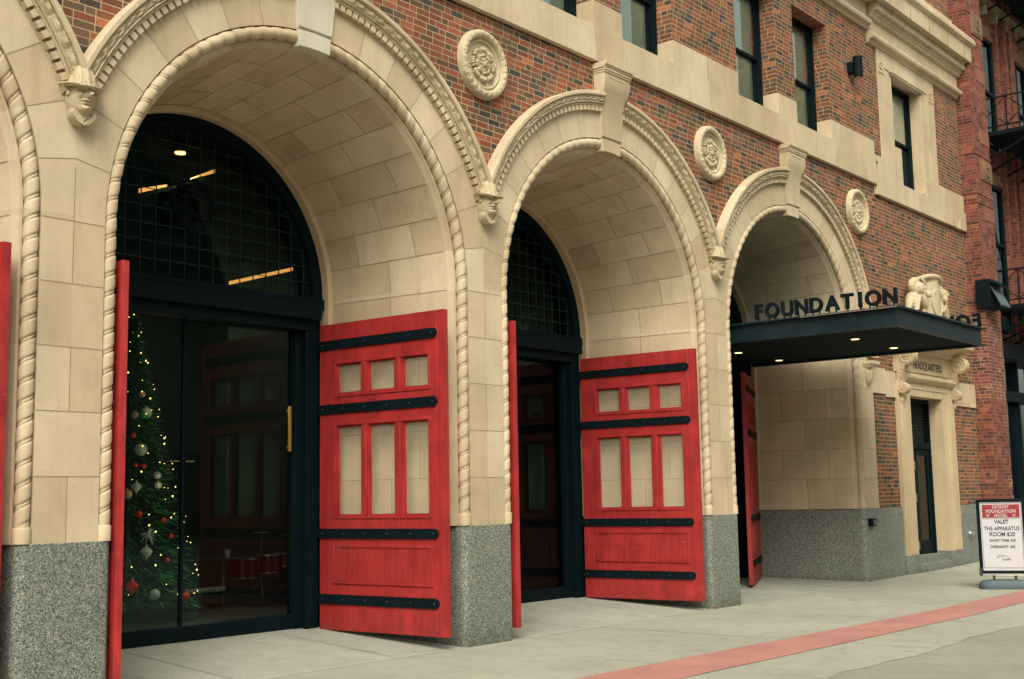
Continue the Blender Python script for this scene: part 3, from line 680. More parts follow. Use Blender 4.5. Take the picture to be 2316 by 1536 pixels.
# --- fireman heads on the spandrels
def gs(x, y, cx, cy, sx, sy): return math.exp(-((x - cx) / sx) ** 2 - ((y - cy) / sy) ** 2)
def head_mesh():
    b = MB(); rows = []; NV, NU = 60, 56
    for i in range(NV + 1):
        v = i / NV; z = 0.30 - 0.52 * v          # forehead to chin (head height .45)
        row = []
        tz = (z - 0.04) / 0.29
        wid = 0.150 * sqrt(max(0.02, 1 - tz * tz)) * (1.0 if z > 0 else 1 + z * 0.9)
        dep = 0.175 * sqrt(max(0.03, 1 - tz * tz))
        for j in range(NU + 1):
            a = -pi / 2 * 1.06 + pi * 1.06 * j / NU; sx_ = sin(a)
            x = wid * sx_; y = -dep * cos(a) * 1.0
            f = 0
            f += 0.062 * gs(x, z, 0, 0.045, 0.022, 0.030) + 0.035 * gs(x, z, 0, 0.10, 0.017, 0.045)   # nose
            f += 0.014 * gs(abs(x), z, 0.026, 0.035, 0.014, 0.015)
            f += 0.030 * gs(abs(x), z, 0.055, 0.150, 0.045, 0.017)                # brow
            f -= 0.030 * gs(abs(x), z, 0.055, 0.112, 0.030, 0.018)                # sockets
            f += 0.014 * gs(abs(x), z, 0.054, 0.112, 0.019, 0.010)                # eyeballs
            f += 0.018 * gs(abs(x), z, 0.085, 0.055, 0.032, 0.035)                # cheek
            f -= 0.012 * gs(abs(x), z, 0.062, 0.00, 0.016, 0.05)
            f += 0.026 * gs(x, z, 0, -0.018, 0.050, 0.011)                        # upper lip
            f += 0.024 * gs(x, z, 0, -0.058, 0.040, 0.012)                        # lower lip
            f -= 0.022 * gs(x, z, 0, -0.038, 0.050, 0.007)                        # mouth slot
            f -= 0.012 * gs(x, z, 0, -0.082, 0.05, 0.010)
            f += 0.032 * gs(x, z, 0, -0.125, 0.055, 0.035)                        # chin
            f -= 0.010 * gs(x, z, 0, 0.005, 0.012, 0.02)
            row.append((x, y - f * 1.35, z))
        rows.append(row)
    b.grid(rows, 'stone_carved')
    # neck and pointed collar
    b.prism([(-0.11, -0.09), (-0.125, -0.20), (-0.06, -0.305), (0.0, -0.33), (0.06, -0.305), (0.125, -0.20), (0.11, -0.09)], -0.055, 0.01, 'stone_carved', 'y')
    b.prism([(-0.075, -0.10), (-0.085, -0.20), (0.0, -0.275), (0.085, -0.20), (0.075, -0.10)], -0.095, -0.05, 'stone_carved', 'y')
    for sg in (-1, 1):
        b.prism([(sg * 0.12, -0.13), (sg * 0.145, -0.20), (sg * 0.075, -0.30), (sg * 0.012, -0.325), (sg * 0.012, -0.285), (sg * 0.085, -0.20)], -0.115, -0.04, 'stone_carved', 'y')
        b.lathe((sg * 0.148, -0.045, 0.08), [(0.005, -0.04), (0.022, -0.03), (0.026, 0.0), (0.02, 0.035), (0.004, 0.045)], 'stone_carved', 10)   # ear
    return b
def helmet_mesh():
    b = MB(); rows = []
    for i in range(27):
        v = i / 26; row = []
        for j in range(49):
            a = -pi * 0.55 + pi * 1.1 * j / 48
            z = 0.16 + 0.36 * sin(v * pi / 2) ; rr = cos(v * pi / 2) ** 0.75
            ridge = 0.010 * abs(cos(a * 4)) ** 12 * rr
            row.append((0.165 * rr * sin(a) * (1 + ridge * 4), -(0.175 * rr * cos(a) + ridge), z))
        rows.append(row)
    b.grid(rows, 'stone_carved')
    top = []; bot = []
    rows = []
    for (q, dz) in ((0.92, 0.03), (1.0, 0.016), (1.25, -0.012), (1.44, -0.012), (1.46, -0.024), (1.42, -0.034), (1.2, -0.03), (0.9, -0.01)):
        row = []
        for j in range(49):
            a = -pi * 0.5 + pi * j / 48
            curl = 0.045 * max(0, abs(sin(a)) - 0.5) * 2 * max(0, (q - 1)) / 0.45
            row.append((0.165 * q * sin(a), -0.178 * q * cos(a) * (1.06), 0.165 + dz + curl + 0.02 * (1 - cos(a)) ))
        rows.append(row)
    b.grid(rows, 'stone_carved', closev=True)
    for a in (-0.9, -0.45, 0.0, 0.45, 0.9):
        b.tube([(0.167 * cos(t) ** 0.75 * sin(a) * 1.01, -0.178 * cos(t) ** 0.75 * cos(a), 0.17 + 0.355 * sin(t)) for t in [pi / 2 * k / 14 * 0.9 for k in range(15)]], [0.009 - 0.0004 * k for k in range(15)], 'stone_carved', 6)
    return b
h0 = None
for x in (6.174, 12.03, 17.886):
    if h0 is None:
        h0 = head_mesh().build('carved_head', FS, loc=(x, -0.02, 5.565), ang=70); hl = helmet_mesh().build('helmet', h0, ang=55)
        h0.scale = (0.88, 1.0, 0.71)
    else: c = dup(h0, FS, (x, -0.02, 5.565))
# corbel under the last hood, carved drop bracket
b = MB()
cx_, cz = 23.80, 0
b.prism([(-0.20, 4.34), (-0.20, 4.40), (0.02, 4.40), (0.02, 4.34)], cx_ - 0.19, cx_ + 0.19, 'stone', 'x'); b.prism([(-0.17, 4.30), (-0.185, 4.34), (0.02, 4.34), (0.02, 4.30)], cx_ - 0.17, cx_ + 0.17, 'stone', 'x')
b.prism([(-0.155, 4.27), (-0.155, 4.30), (0.02, 4.30), (0.02, 4.27)], cx_ - 0.155, cx_ + 0.155, 'stone', 'x')
rows = []
for i in range(16):
    v = i / 15; z = 4.27 - 0.36 * v; r = 0.14 * (1 - v ** 2.2) ** 0.7 + 0.012
    rows.append([(cx_ + r * sin(a), -0.9 * r * cos(a) * (1 + 0.08 * abs(cos(a * 5))) , z) for a in [(-pi / 2 + pi * j / 24) for j in range(25)]])
b.grid(rows, 'stone_carved'); b.build('corbel', FS)

# --- stone band beside the door and door surround
b = MB()
b.box(23.95, 24.70, -0.004, 0.3, 3.79, 4.32, 'stone'); b.box(24.70, 25.25, -0.004, 0.3, 3.74, 4.28, 'stone'); b.build('stone_band', FS, bevel=0.005); b = MB(); b.box(28.36, XE - 0.02, -0.004, 0.3, 3.73, 4.28, 'stone'); b.build('stone_band', FS, bevel=0.005)
b = MB(); XL, XR = 25.20, 28.38
for sg, (xo, xi) in enumerate(((25.20, 25.83), (28.38, 27.66))):
    a_, c_ = min(xo, xi), max(xo, xi)
    b.box(a_, c_, -0.05, 0.5, 0.47, 3.82, 'stone_block')
    if sg == 0: b.box(25.30, 25.68, -0.075, 0, 0.47, 3.82, 'stone_block'); b.box(25.40, 25.60, -0.09, 0, 0.5, 3.8, 'stone_block')
    else: b.box(27.88, 28.22, -0.075, 0, 0.47, 3.82, 'stone_block'); b.box(27.96, 28.14, -0.09, 0, 0.5, 3.8, 'stone_block')
    for k in range(1, 6): b.box(a_, c_, -0.0515, 0.3, 0.47 + 0.62 * k, 0.476 + 0.62 * k, 'joint')
b.box(XL, XR, -0.05, 0.5, 3.82, 4.10, 'stone_block'); b.box(25.55, 28.05, -0.065, 0, 3.97, 4.10, 'stone_block')
mould(b, 25.46, 28.28, [(-0.07, 4.10), (-0.13, 4.13), (-0.15, 4.17), (-0.17, 4.19), (-0.17, 4.23), (-0.10, 4.26), (-0.07, 4.30), (0, 4.30), (0, 4.10)], 'stone_block')
b.box(XL, XR, -0.06, 0.4, 4.30, 4.80, 'stone_block'); b.box(25.55, 28.1, -0.085, 0, 4.33, 4.37, 'stone_block')
mould(b, 25.0, 28.60, [(-0.10, 4.76), (-0.14, 4.80), (-0.16, 4.86), (-0.30, 4.90), (-0.46, 4.93), (-0.50, 4.97), (-0.50, 5.06), (0, 5.10), (0, 4.76)], 'stone_block')
ds = b.build('door_surround', FS, bevel=0.006)
b = MB(); b.box(25.16, 25.84, -0.07, 0.5, -0.2, 0.47, 'granite'); b.build('door_plinth', FS, bevel=0.006); b = MB(); b.box(27.65, 28.42, -0.07, 0.5, -0.2, 0.47, 'granite'); b.build('door_plinth', FS, bevel=0.006)
b = MB(); b.box(25.84, 27.65, -0.10, 0.6, -0.2, 0.27, 'granite'); b.box(25.84, 27.65, 0.12, 0.6, 0.27, 0.42, 'granite'); b.build('door_step', FS, bevel=0.006)
# consoles with volutes
def console():
    b = MB(); out = []
    def spiral(cy, cz, r, turns, a0, d=1, n=44):
        return [(cy + d * (r * (1 - k / n * 0.82)) * cos(a0 + 2 * pi * turns * k / n), cz + (r * (1 - k / n * 0.82)) * sin(a0 + 2 * pi * turns * k / n)) for k in range(n + 1)]
    # side outline (y, z): big volute at top, S-neck, small volute at foot
    big = (-0.225, 4.62); small = (-0.11, 3.94)
    pts = [(0.0, 4.82)]
    for k in range(15): a = radians(95 + 190 * k / 14); pts.append((big[0] + 0.19 * cos(a), big[1] + 0.19 * sin(a)))
    pts += [(-0.15, 4.30), (-0.11, 4.18), (-0.10, 4.08)]
    for k in range(11): a = radians(110 + 200 * k / 10); pts.append((small[0] + 0.115 * cos(a), small[1] + 0.115 * sin(a)))
    pts += [(0.0, 3.80)]
    b.prism(pts, -0.105, 0.105, 'stone_block', 'x')
    for sx in (-1, 1):
        for (c, r) in ((big, 0.175), (small, 0.10)):
            sp = spiral(c[0], c[1], r, 2.1, radians(100)); b.tube([(sx * 0.105, y, z) for y, z in sp], [0.024 * (1 - 0.6 * k / len(sp)) * (r / 0.2) ** 0.5 for k in range(len(sp))], 'stone_block', 7)
            b.tube([(sx * 0.10, c[0], c[1]), (sx * 0.135, c[0], c[1])], 0.035 * r / 0.2, 'stone_block', 10)
        for k in range(5): b.tube([(sx * 0.108, -0.06 - 0.03 * k, 4.10 + 0.07 * k), (sx * 0.108, -0.10 - 0.02 * k, 4.16 + 0.08 * k), (sx * 0.108, -0.05 - 0.02 * k, 4.22 + 0.07 * k)], 0.014, 'stone_block', 6)
    b.lathe((0, -0.05, 3.62), [(0.005, 0), (0.03, 0.03), (0.05, 0.10), (0.035, 0.15), (0.06, 0.19)], 'stone_block', 10)
    return b
c0 = console().build('console', ds, loc=(25.33, -0.02, 0)); c1 = c0.copy(); COL.objects.link(c1); c1.location = (28.36, -0.02, 0)
me = text_mesh('HEADQUARTERS', 0.235, 0.004, 'ink', 0.002, 0.98, xs=0.94); o = bpy.data.objects.new('lettering', me); COL.objects.link(o); o.parent = ds; o.location = (26.88, -0.063, 4.425); o.rotation_euler = (pi / 2, 0, 0)
tag(o, 'dark incised HEADQUARTERS lettering')
# carved cartouche with two figures above the door
def blob(b, c, r, m='stone_carved', rot=0, nu=14, nv=9, bump=0.0):
    rows = []
    for i in range(nv + 1):
        v = pi * i / nv; row = []
        for j in range(nu):
            u = 2 * pi * j / nu; k = 1 + bump * sin(u * 5 + v * 7)
            p = Vector((r[0] * sin(v) * cos(u) * k, r[1] * sin(v) * sin(u) * k, r[2] * cos(v) * k)); p.rotate(Matrix.Rotation(rot, 3, 'Y')); row.append((c[0] + p.x, c[1] + p.y, c[2] + p.z))
        rows.append(row)
    b.grid(rows, m, closeu=True)
b = MB()
# shield
rows = []
for i in range(26):
    v = i / 25; z = 1.36 - 1.22 * v; hw_ = 0.42 * (1 - 0.12 * v) * (1 - max(0, (v - 0.62) / 0.38) ** 2.4 * 0.9) * (0.80 + 0.25 * sin(min(1, v * 4) * pi / 2))
    rows.append([(hw_ * t, -0.22 - 0.17 * (1 - t * t) + (0.02 if abs(t) > 0.86 else 0.0), z + 0.03 * cos(t * 5) * (1 - v)) for t in [(-1 + 2 * j / 18) for j in range(19)]])
rows = [r + [(r[-1][0], -0.01, r[-1][2]), (r[0][0], -0.01, r[0][2])] for r in rows]; b.grid(rows, 'stone_carved', closeu=True)
b.add(rows[0], [tuple(range(len(rows[0])))], 'stone_carved'); b.add(rows[-1], [tuple(range(len(rows[-1])))], 'stone_carved')
b.tube([(0.42 * cos(a), -0.22 - 0.16 * sin(a), 1.30 + 0.07 * sin(a)) for a in [pi * k / 14 for k in range(15)]], 0.055, 'stone_carved', 8)
for sg in (-1, 1):
    b.tube([(sg * (0.36 + 0.10 * (1 - k / 16) * cos(k * 0.65)), -0.27, 1.24 + 0.10 * (1 - k / 16) * sin(k * 0.65)) for k in range(15)], 0.030, 'stone_carved', 6)
b.tube([(0.24 * cos(a), -0.375, 0.78 + 0.30 * sin(a)) for a in [2 * pi * k / 24 for k in range(25)]], 0.022, 'stone_carved', 6)
for sg in (-1, 1):
    X = lambda q: sg * q
    blob(b, (X(0.60), -0.24, 1.06), (0.115, 0.13, 0.145), bump=0.02)            # head
    for k in range(9): a = -0.5 + 0.42 * k; blob(b, (X(0.63 + 0.13 * sin(a)), -0.17, 1.10 + 0.13 * cos(a)), (0.065, 0.075, 0.06))   # curls of hair
    blob(b, (X(0.59), -0.365, 1.05), (0.02, 0.035, 0.035)); blob(b, (X(0.59), -0.33, 0.97), (0.05, 0.04, 0.03)); blob(b, (X(0.59), -0.34, 1.10), (0.075, 0.035, 0.018))
    blob(b, (X(0.70), -0.15, 0.74), (0.16, 0.15, 0.27), rot=sg * -0.15)        # torso
    blob(b, (X(0.50), -0.29, 0.78), (0.07, 0.085, 0.20), rot=sg * 0.5)         # arm reaching to the shield
    blob(b, (X(0.42), -0.37, 0.93), (0.06, 0.06, 0.08))
    blob(b, (X(0.87), -0.16, 0.72), (0.065, 0.08, 0.24), rot=sg * -0.45)       # outer arm
    blob(b, (X(0.82), -0.18, 0.40), (0.28, 0.18, 0.15), rot=sg * 0.40)         # drapery
    blob(b, (X(0.58), -0.24, 0.28), (0.11, 0.16, 0.26), rot=sg * -0.15)
    blob(b, (X(1.08), -0.14, 0.22), (0.22, 0.15, 0.13), rot=sg * 0.45, bump=0.06)
    for k in range(8): b.tube([(X(0.58 + 0.05 * k), -0.33 + 0.015 * k, 0.60 - 0.045 * k), (X(0.62 + 0.07 * k), -0.33 + 0.02 * k, 0.36 - 0.04 * k), (X(0.64 + 0.085 * k), -0.29 + 0.02 * k, 0.08)], 0.022, 'stone_carved', 6)
    for k in range(5): b.tube([(X(0.60 + 0.03 * k), -0.27, 0.92 - 0.03 * k), (X(0.70 + 0.02 * k), -0.30, 0.78 - 0.05 * k), (X(0.84 + 0.01 * k), -0.24, 0.70 - 0.07 * k)], 0.018, 'stone_carved', 6)
b.box(-1.25, 1.25, -0.34, 0, -0.02, 0.10, 'stone_carved')
o = b.build('cartouche_sculpture', FS, loc=(26.74, -0.02, 5.08), ang=80); o.scale = (1.14, 1.1, 1.0)
rm = o.modifiers.new('remesh', 'REMESH'); rm.mode = 'VOXEL'; rm.voxel_size = 0.013; rm.use_smooth_shade = True
# entrance door
b = MB(); yd = 0.26
b.box(25.83, 25.90, yd, yd + 0.12, 0.42, 3.82, 'teal'); b.box(27.59, 27.66, yd, yd + 0.12, 0.42, 3.82, 'teal'); b.box(25.90, 27.59, yd, yd + 0.12, 3.74, 3.82, 'teal'); b.box(25.90, 27.59, yd, yd + 0.12, 2.72, 2.86, 'teal')
ed = b.build('entrance_door', FS, bevel=0.005)
b = MB()
for k in range(12): b.box(25.90, 27.59, yd + 0.03, yd + 0.045, 2.92 + 0.066 * k, 2.935 + 0.066 * k, 'teal')
b.build('transom_grille', ed)
b = MB(); b.box(25.84, 27.65, yd + 0.13, yd + 0.2, 0.42, 3.80, 'dark_room'); b.build('door_backing', ed)
for (xa, xb) in ((25.91, 26.74), (26.755, 27.585)):
    b = MB(); t = 0.13
    b.box(xa, xa + t, yd + 0.04, yd + 0.09, 0.44, 2.71, 'teal'); b.box(xb - t, xb, yd + 0.04, yd + 0.09, 0.44, 2.71, 'teal'); b.box(xa + t, xb - t, yd + 0.04, yd + 0.09, 2.57, 2.71, 'teal'); b.box(xa + t, xb - t, yd + 0.04, yd + 0.09, 0.44, 0.72, 'teal')
    lf = b.build('door', ed, bevel=0.004)
    p = MB(); p.quad((xa + t, yd + 0.065, 0.72), (xb - t, yd + 0.065, 0.72), (xb - t, yd + 0.065, 2.57), (xa + t, yd + 0.065, 2.57), 'glass_clear'); p.quad((xa + t, yd + 0.12, 0.72), (xb - t, yd + 0.12, 0.72), (xb - t, yd + 0.12, 2.57), (xa + t, yd + 0.12, 2.57), 'dark_room'); p.build('pane', lf, smooth=False)
for z in (2.35, 1.65, 0.62):
    p = MB(); p.box(26.66, 26.70, yd + 0.01, yd + 0.04, z - 0.09, z + 0.09, 'brass'); p.build('hinge', ed)
# fire hose cap on the right granite, junction box, drain stain
t = thing('junction_box', 'small black metal box fixed to the grey granite near the last arch', 'wall box', (23.52, -0.02, 1.20))
b = MB(); b.box(-0.105, 0.105, -0.10, 0.0, -0.075, 0.075, 'black'); b.build('housing', t, bevel=0.008)
b = MB(); b.box(-0.07, 0.07, -0.106, -0.10, -0.05, 0.05, 'rubber'); b.build('cover', t)
t = thing('hose_cap', 'round silver fitting on the granite right of the headquarters doorway', 'pipe fitting', (28.95, -0.02, 0.80))
b = MB(); b.tube([(0, 0, 0), (0, -0.03, 0)], 0.09, 'silver', 20); b.tube([(0, -0.03, 0), (0, -0.10, 0)], [0.055, 0.05], 'silver', 16); b.build('cap', t)

# ------------------------------------------------------------------ glazed screens in the arches
def screen(cx, idx):
    zf = 2.2 * RA[idx]; b = MB(); y0, y1 = 2.15, 2.42; m = 'teal'
    # arched outer frame
    for (ra, rb, ya, yb) in ((1.93, 2.095, 2.17, 2.40), (1.84, 1.93, 2.24, 2.38)):
        rows = []
        for (r, y) in ((rb, yb), (rb, ya), (ra, ya), (ra, yb)):
            rows.append([(-r * cos(pi * k / 64), y, ZS + r * sin(pi * k / 64)) for k in range(65)])
        b.grid(rows, m, closev=True)
    b.box(-2.09, 2.09, 2.13, 2.40, 4.40, 4.50, m); b.box(-1.98, 1.98, 2.06, 2.42, 4.20, 4.40, m); b.box(-1.95, 1.95, 2.15, 2.42, 4.06, 4.20, m)
    b.box(-2.06, 2.06, 2.10, 2.40, 4.36, 4.42, m)
    for sg in (-1, 1):
        a_, c_ = sorted((sg * 1.80, sg * 2.0)); b.box(a_, c_, 2.16, 2.42, zf, 4.06, m)
        a_, c_ = sorted((sg * 1.70, sg * 1.80)); b.box(a_, c_, 2.26, 2.42, zf, 4.06, m)
        a_, c_ = sorted((sg * 2.0, sg * 2.14)); b.box(a_, c_, 2.22, 2.42, zf - 0.1, 4.25, m)
    b.box(-1.70, 1.70, 2.28, 2.42, zf, zf + 0.19, m)
    o = b.build('glazed_screen', FS, loc=(cx, 0, 0), bevel=0.006)
    b = MB(); b.box(-0.018, 0.018, 2.33, 2.38, zf + 0.19, 4.06, m); b.build('mullion', o, bevel=0.003)
    b = MB(); b.quad((-1.7, 2.36, zf + 0.19), (1.7, 2.36, zf + 0.19), (1.7, 2.36, 4.06), (-1.7, 2.36, 4.06), 'glass')
    b.build('glass_pane', o, smooth=False)
    b = MB(); n = 40; b.add([(-1.84 * cos(pi * k / n), 2.36, ZS + 1.84 * sin(pi * k / n)) for k in range(n + 1)], [tuple(range(n + 1))], 'glass'); b.build('lunette_glass', o, smooth=False)
    # grille of thin bars
    b = MB(); x = -1.785
    while x < 1.84:
        h_ = sqrt(max(0, 1.90 ** 2 - x * x))
        if h_ > 0.1: b.box(x - 0.005, x + 0.005, 2.215, 2.228, 4.50, ZS + h_, 'grille')
        x += 0.21
    z = 4.72
    while z < ZS + 1.85:
        w_ = sqrt(max(0, 1.90 ** 2 - (z - ZS) ** 2)); b.box(-w_, w_, 2.229, 2.240, z - 0.005, z + 0.005, 'grille'); z += 0.212
    b.build('lunette_grille', o, smooth=False)
    b = MB()      # round cast medallion in the grille
    for rr_, tr in ((0.30, 0.020), (0.235, 0.014), (0.265, 0.010)): b.tube([(rr_ * (1 + 0.03 * cos(8 * a)) * cos(a), 2.19, 5.46 + rr_ * (1 + 0.03 * cos(8 * a)) * sin(a)) for a in [2 * pi * k / 48 for k in range(49)]], tr, 'teal', 6, False)
    for z in (5.62, 5.56, 5.36, 5.30): b.tube([(-0.13, 2.165, z), (-0.04, 2.155, z + 0.03), (0.04, 2.155, z - 0.01), (0.13, 2.165, z + 0.02)], 0.012, 'teal', 6)
    b.build('medallion', o)
    b = MB(); b.box(1.62, 1.665, 2.30, 2.325, 2.46, 3.05, 'brass'); b.box(1.63, 1.655, 2.325, 2.36, 2.5, 2.53, 'brass'); b.box(1.63, 1.655, 2.325, 2.36, 2.98, 3.01, 'brass')
    if idx == 1: b.build('pull_handle', o, bevel=0.004)
    return o
for i in range(4): screen(CX[i], i)

# ------------------------------------------------------------------ red door leaves
def leaf_mesh():
    """local: x along the leaf from the hinge, y thickness (front face at y=0 towards -y), z up"""
    b = MB(); L_, z0, z1, T = 2.17, 0.0, 3.97, 0.075
    ox = [(0.31, 0.75), (0.885, 1.335), (1.48, 1.91)]
    zr = [(3.03, 3.43), (1.45, 2.62)]     # openings, relative to leaf bottom (.16)
    xs_ = sorted({0, L_} | {v for o in ox for v in o}); zs_ = sorted({z0, z1} | {v for o in zr for v in o})
    for i in range(len(xs_) - 1):
        for j in range(len(zs_) - 1):
            xa, xb, za, zb = xs_[i], xs_[i + 1], zs_[j], zs_[j + 1]
            hole = any(abs(xa - o[0]) < 1e-6 for o in ox) and any(abs(za - o[0]) < 1e-6 for o in zr)
            if hole: continue
            for y, s in ((0, 1), (T, -1)): b.quad((xa, y, za), (xb, y, za), (xb, y, zb), (xa, y, zb), 'red')
    for o in ox:
        for r in zr:
            c = [(o[0], r[0]), (o[1], r[0]), (o[1], r[1]), (o[0], r[1])]
            for k in range(4):
                p, q = c[k], c[(k + 1) % 4]; b.quad((p[0], 0, p[1]), (q[0], 0, q[1]), (q[0], T, q[1]), (p[0], T, p[1]), 'red')
            # glazing beads
            t = 0.022
            b.box(o[0], o[1], 0.022, 0.05, r[0], r[0] + t, 'red'); b.box(o[0], o[1], 0.022, 0.05, r[1] - t, r[1], 'red'); b.box(o[0], o[0] + t, 0.022, 0.05, r[0] + t, r[1] - t, 'red'); b.box(o[1] - t, o[1], 0.022, 0.05, r[0] + t, r[1] - t, 'red')
    for (za, zb) in ((z0, z1),):
        b.quad((0, 0, za), (0, T, za), (0, T, zb), (0, 0, zb), 'red'); b.quad((L_, 0, za), (L_, T, za), (L_, T, zb), (L_, 0, zb), 'red')
        b.quad((0, 0, za), (L_, 0, za), (L_, T, za), (0, T, za), 'red'); b.quad((0, 0, zb), (L_, 0, zb), (L_, T, zb), (0, T, zb), 'red')
    for yy, sgn in ((0, -1), (T, 1)):
        def rim(xa, xb, za, zb, t=0.035, d=0.012):
            ya, yb = sorted((yy, yy + sgn * d))
            b.box(xa - t, xb + t, ya, yb, za - t, za, 'red'); b.box(xa - t, xb + t, ya, yb, zb, zb + t, 'red'); b.box(xa - t, xa, ya, yb, za, zb, 'red'); b.box(xb, xb + t, ya, yb, za, zb, 'red')
        for r in zr: rim(0.31, 1.91, *r)
        for (xa, xb) in ((0.79, 0.845), (1.38, 1.435)):
            for r in zr: 
                ya, yb = sorted((yy, yy + sgn * 0.010)); b.box(xa, xb, ya, yb, r[0], r[1], 'red')
        rim(0.28, 1.93, 0.62, 1.05, 0.03, 0.018)
        # matchboarding of the lower panel
        n = 17; w_ = 1.65 / n
        for k in range(n):
            ya, yb = sorted((yy, yy + sgn * 0.008)); b.box(0.28 + w_ * k + 0.005, 0.28 + w_ * (k + 1) - 0.005, ya, yb, 0.62, 1.05, 'red')
        ya, yb = sorted((yy, yy + sgn * 0.006)); b.box(2.035, 2.05, ya, yb, z0 + 0.01, z1 - 0.01, 'red')
    return b
def strap_mesh():
    b = MB(); pts = [(0.0, -0.062), (2.0, -0.062), (2.045, -0.048), (2.065, 0.0), (2.045, 0.048), (2.0, 0.062), (0.0, 0.062)]
    for sg in (0, 1):
        y = -0.022 if sg == 0 else 0.075 + 0.0; b.prism(pts, y, y + 0.022, 'black', 'y')
    b.box(-0.03, 0.02, -0.02, 0.095, -0.062, 0.062, 'black')
    for k in range(6):
        x = 0.06 + 0.385 * k
        b.tube([(x, -0.02, 0), (x, -0.031, 0)], [0.015, 0.009], 'bolt', 8)
    return b
LEAF = []
def leaf(hx, ex, ey, zb, hy_=2.10, label=None, z_scale=1.0):
    o = None; ang = atan2(ey - hy_, ex - hx)
    if not LEAF:
        o = leaf_mesh().build('door_leaf', FS, bevel=0.004)
        s0 = strap_mesh().build('strap_hinge', o, bevel=0.003, loc=(0, 0, 3.69))
        for z in (2.84, 1.225, 0.39): c = s0.copy(); COL.objects.link(c); c.location = (0, 0, z)
        p = MB()
        for (xa, xb) in ((0.31, 0.75), (0.885, 1.335), (1.48, 1.91)):
            for (za, zc_) in ((3.03, 3.43), (1.45, 2.62)): p.quad((xa, 0.036, za), (xb, 0.036, za), (xb, 0.036, zc_), (xa, 0.036, zc_), 'pale_glass')
        p.build('door_glazing', o, smooth=False); LEAF.append(o)
    else: o = dup(LEAF[0], FS)
    o.location = (hx, hy_, zb); o.rotation_euler = (0, 0, ang)
    if label: tag(o, label)
    return o
HW = 1.98
# right leaves: panelled face looks to -x; local -y must map to -x side -> angle about -90 deg gives local -y = -x
leaf(CX[1] + HW + 0.0, 11.165, -0.07, 0.16)
leaf(CX[2] + HW - 0.02, 17.05, -0.07, 0.15)
leaf(CX[0] + HW, 5.47, -0.06, 0.16)
leaf(CX[1] - HW - 0.08, 6.66, -0.07, 0.16)
leaf(CX[2] - HW - 0.08, 12.51, -0.07, 0.15)
L3 = leaf(CX[3] + HW, 20.88, 1.24, 0.115, label='half closed red leaf in the shade of the canopy')
b = MB()
b.tube([(1.62, -0.05, 0.45), (1.62, -0.05, 0.95), (1.60, -0.045, 1.0)], 0.014, 'black', 8); b.tube([(1.55, -0.05, 1.15), (1.55, -0.05, 1.65), (1.68, -0.05, 1.65), (1.68, -0.05, 1.15), (1.55, -0.05, 1.15)], 0.008, 'black', 6); b.build('bolt', L3)

# ------------------------------------------------------------------ canopy
t = thing('entrance_canopy', 'flat dark steel canopy with standing letters over the third open arch', 'canopy', (20.83, 0, 4.38))
b = MB(); XW = 2.0; Y0, Y1 = -2.74, 2.0; m = 'canopy'
def ch(x0, x1, y0, y1): b.box(x0, x1, y0, y1, 0, 0, m)
# channel fascia: top flange, recessed web, bottom flange
for (x0, x1, y0, y1) in ((-XW, -XW + 0.10, Y0, Y1), (XW - 0.10, XW, Y0, Y1), (-XW + 0.10, XW - 0.10, Y0, Y0 + 0.10)):
    b.box(x0, x1, y0, y1, 0.30, 0.33, m); b.box(x0, x1, y0, y1, 0.0, 0.025, m)
b.box(-XW + 0.07, -XW + 0.10, Y0 + 0.07, Y1, 0.025, 0.30, m); b.box(XW - 0.10, XW - 0.07, Y0 + 0.07, Y1, 0.025, 0.30, m); b.box(-XW + 0.10, XW - 0.10, Y0 + 0.07, Y0 + 0.10, 0.025, 0.30, m)
b.build('fascia', t, bevel=0.003)
b = MB(); b.box(-XW + 0.10, XW - 0.10, Y0 + 0.10, Y1, 0.24, 0.27, m); b.build('roof_deck', t)
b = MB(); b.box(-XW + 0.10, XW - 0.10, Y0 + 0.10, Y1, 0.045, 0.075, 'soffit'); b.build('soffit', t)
b = MB(); b.box(-XW - 0.012, -XW, Y0 + 0.02, -1.05, 0.300, 0.318, 'silver'); b.build('drip_edge', t)
for (x, y) in ((-0.62, -1.38), (1.18, -1.32), (1.45, 1.15), (-0.35, 1.05)):
    b = MB(); b.tube([(x, y, 0.044), (x, y, 0.030)], 0.085, 'silver', 20); b.tube([(x, y, 0.031), (x, y, 0.027)], 0.068, 'lamp_spot', 20); b.build('downlight', t)
word = 'FOUNDATION'
yy = [-0.27, -0.53, -0.81, -1.07, -1.33, -1.62, -1.88, -2.10, -2.32, -2.60]
for side in (-1, 1):
    for ch_, y in zip(word, yy):
        if side == 1 and ch_ == 'x': continue
        me = text_mesh(ch_, 0.335, 0.024, 'black', 0.012)
        o = bpy.data.objects.new('letter', me); COL.objects.link(o); o.parent = t
        ypos = y if side < 0 else (-2.87 - y)
        o.location = (side * (XW - 0.03), ypos, 0.375); o.rotation_euler = (pi / 2, 0, -pi / 2 if side < 0 else pi / 2)
        for d in ((0,) if ch_ in 'FTI' else (-0.06, 0.06)): pb = MB(); pb.box(d - 0.010, d + 0.010, -0.045, 0.03, -0.012, 0.012, 'black'); pb.build('post', o)
# ------------------------------------------------------------------ wall lamp
t = thing('wall_lamp', 'black cylinder lamp on the brick between the upper windows', 'wall lamp', (23.72, 0, 10.50))
b = MB(); b.box(-0.09, 0.09, -0.11, 0.0, -0.11, 0.12, 'black'); b.build('bracket', t, bevel=0.006)
b = MB(); b.tube([(0.0, -0.20, -0.21), (0.0, -0.20, 0.22)], 0.095, 'black', 28); b.tube([(0, -0.20, -0.212), (0, -0.20, -0.216)], 0.06, 'silver', 20); b.build('lamp_housing', t)

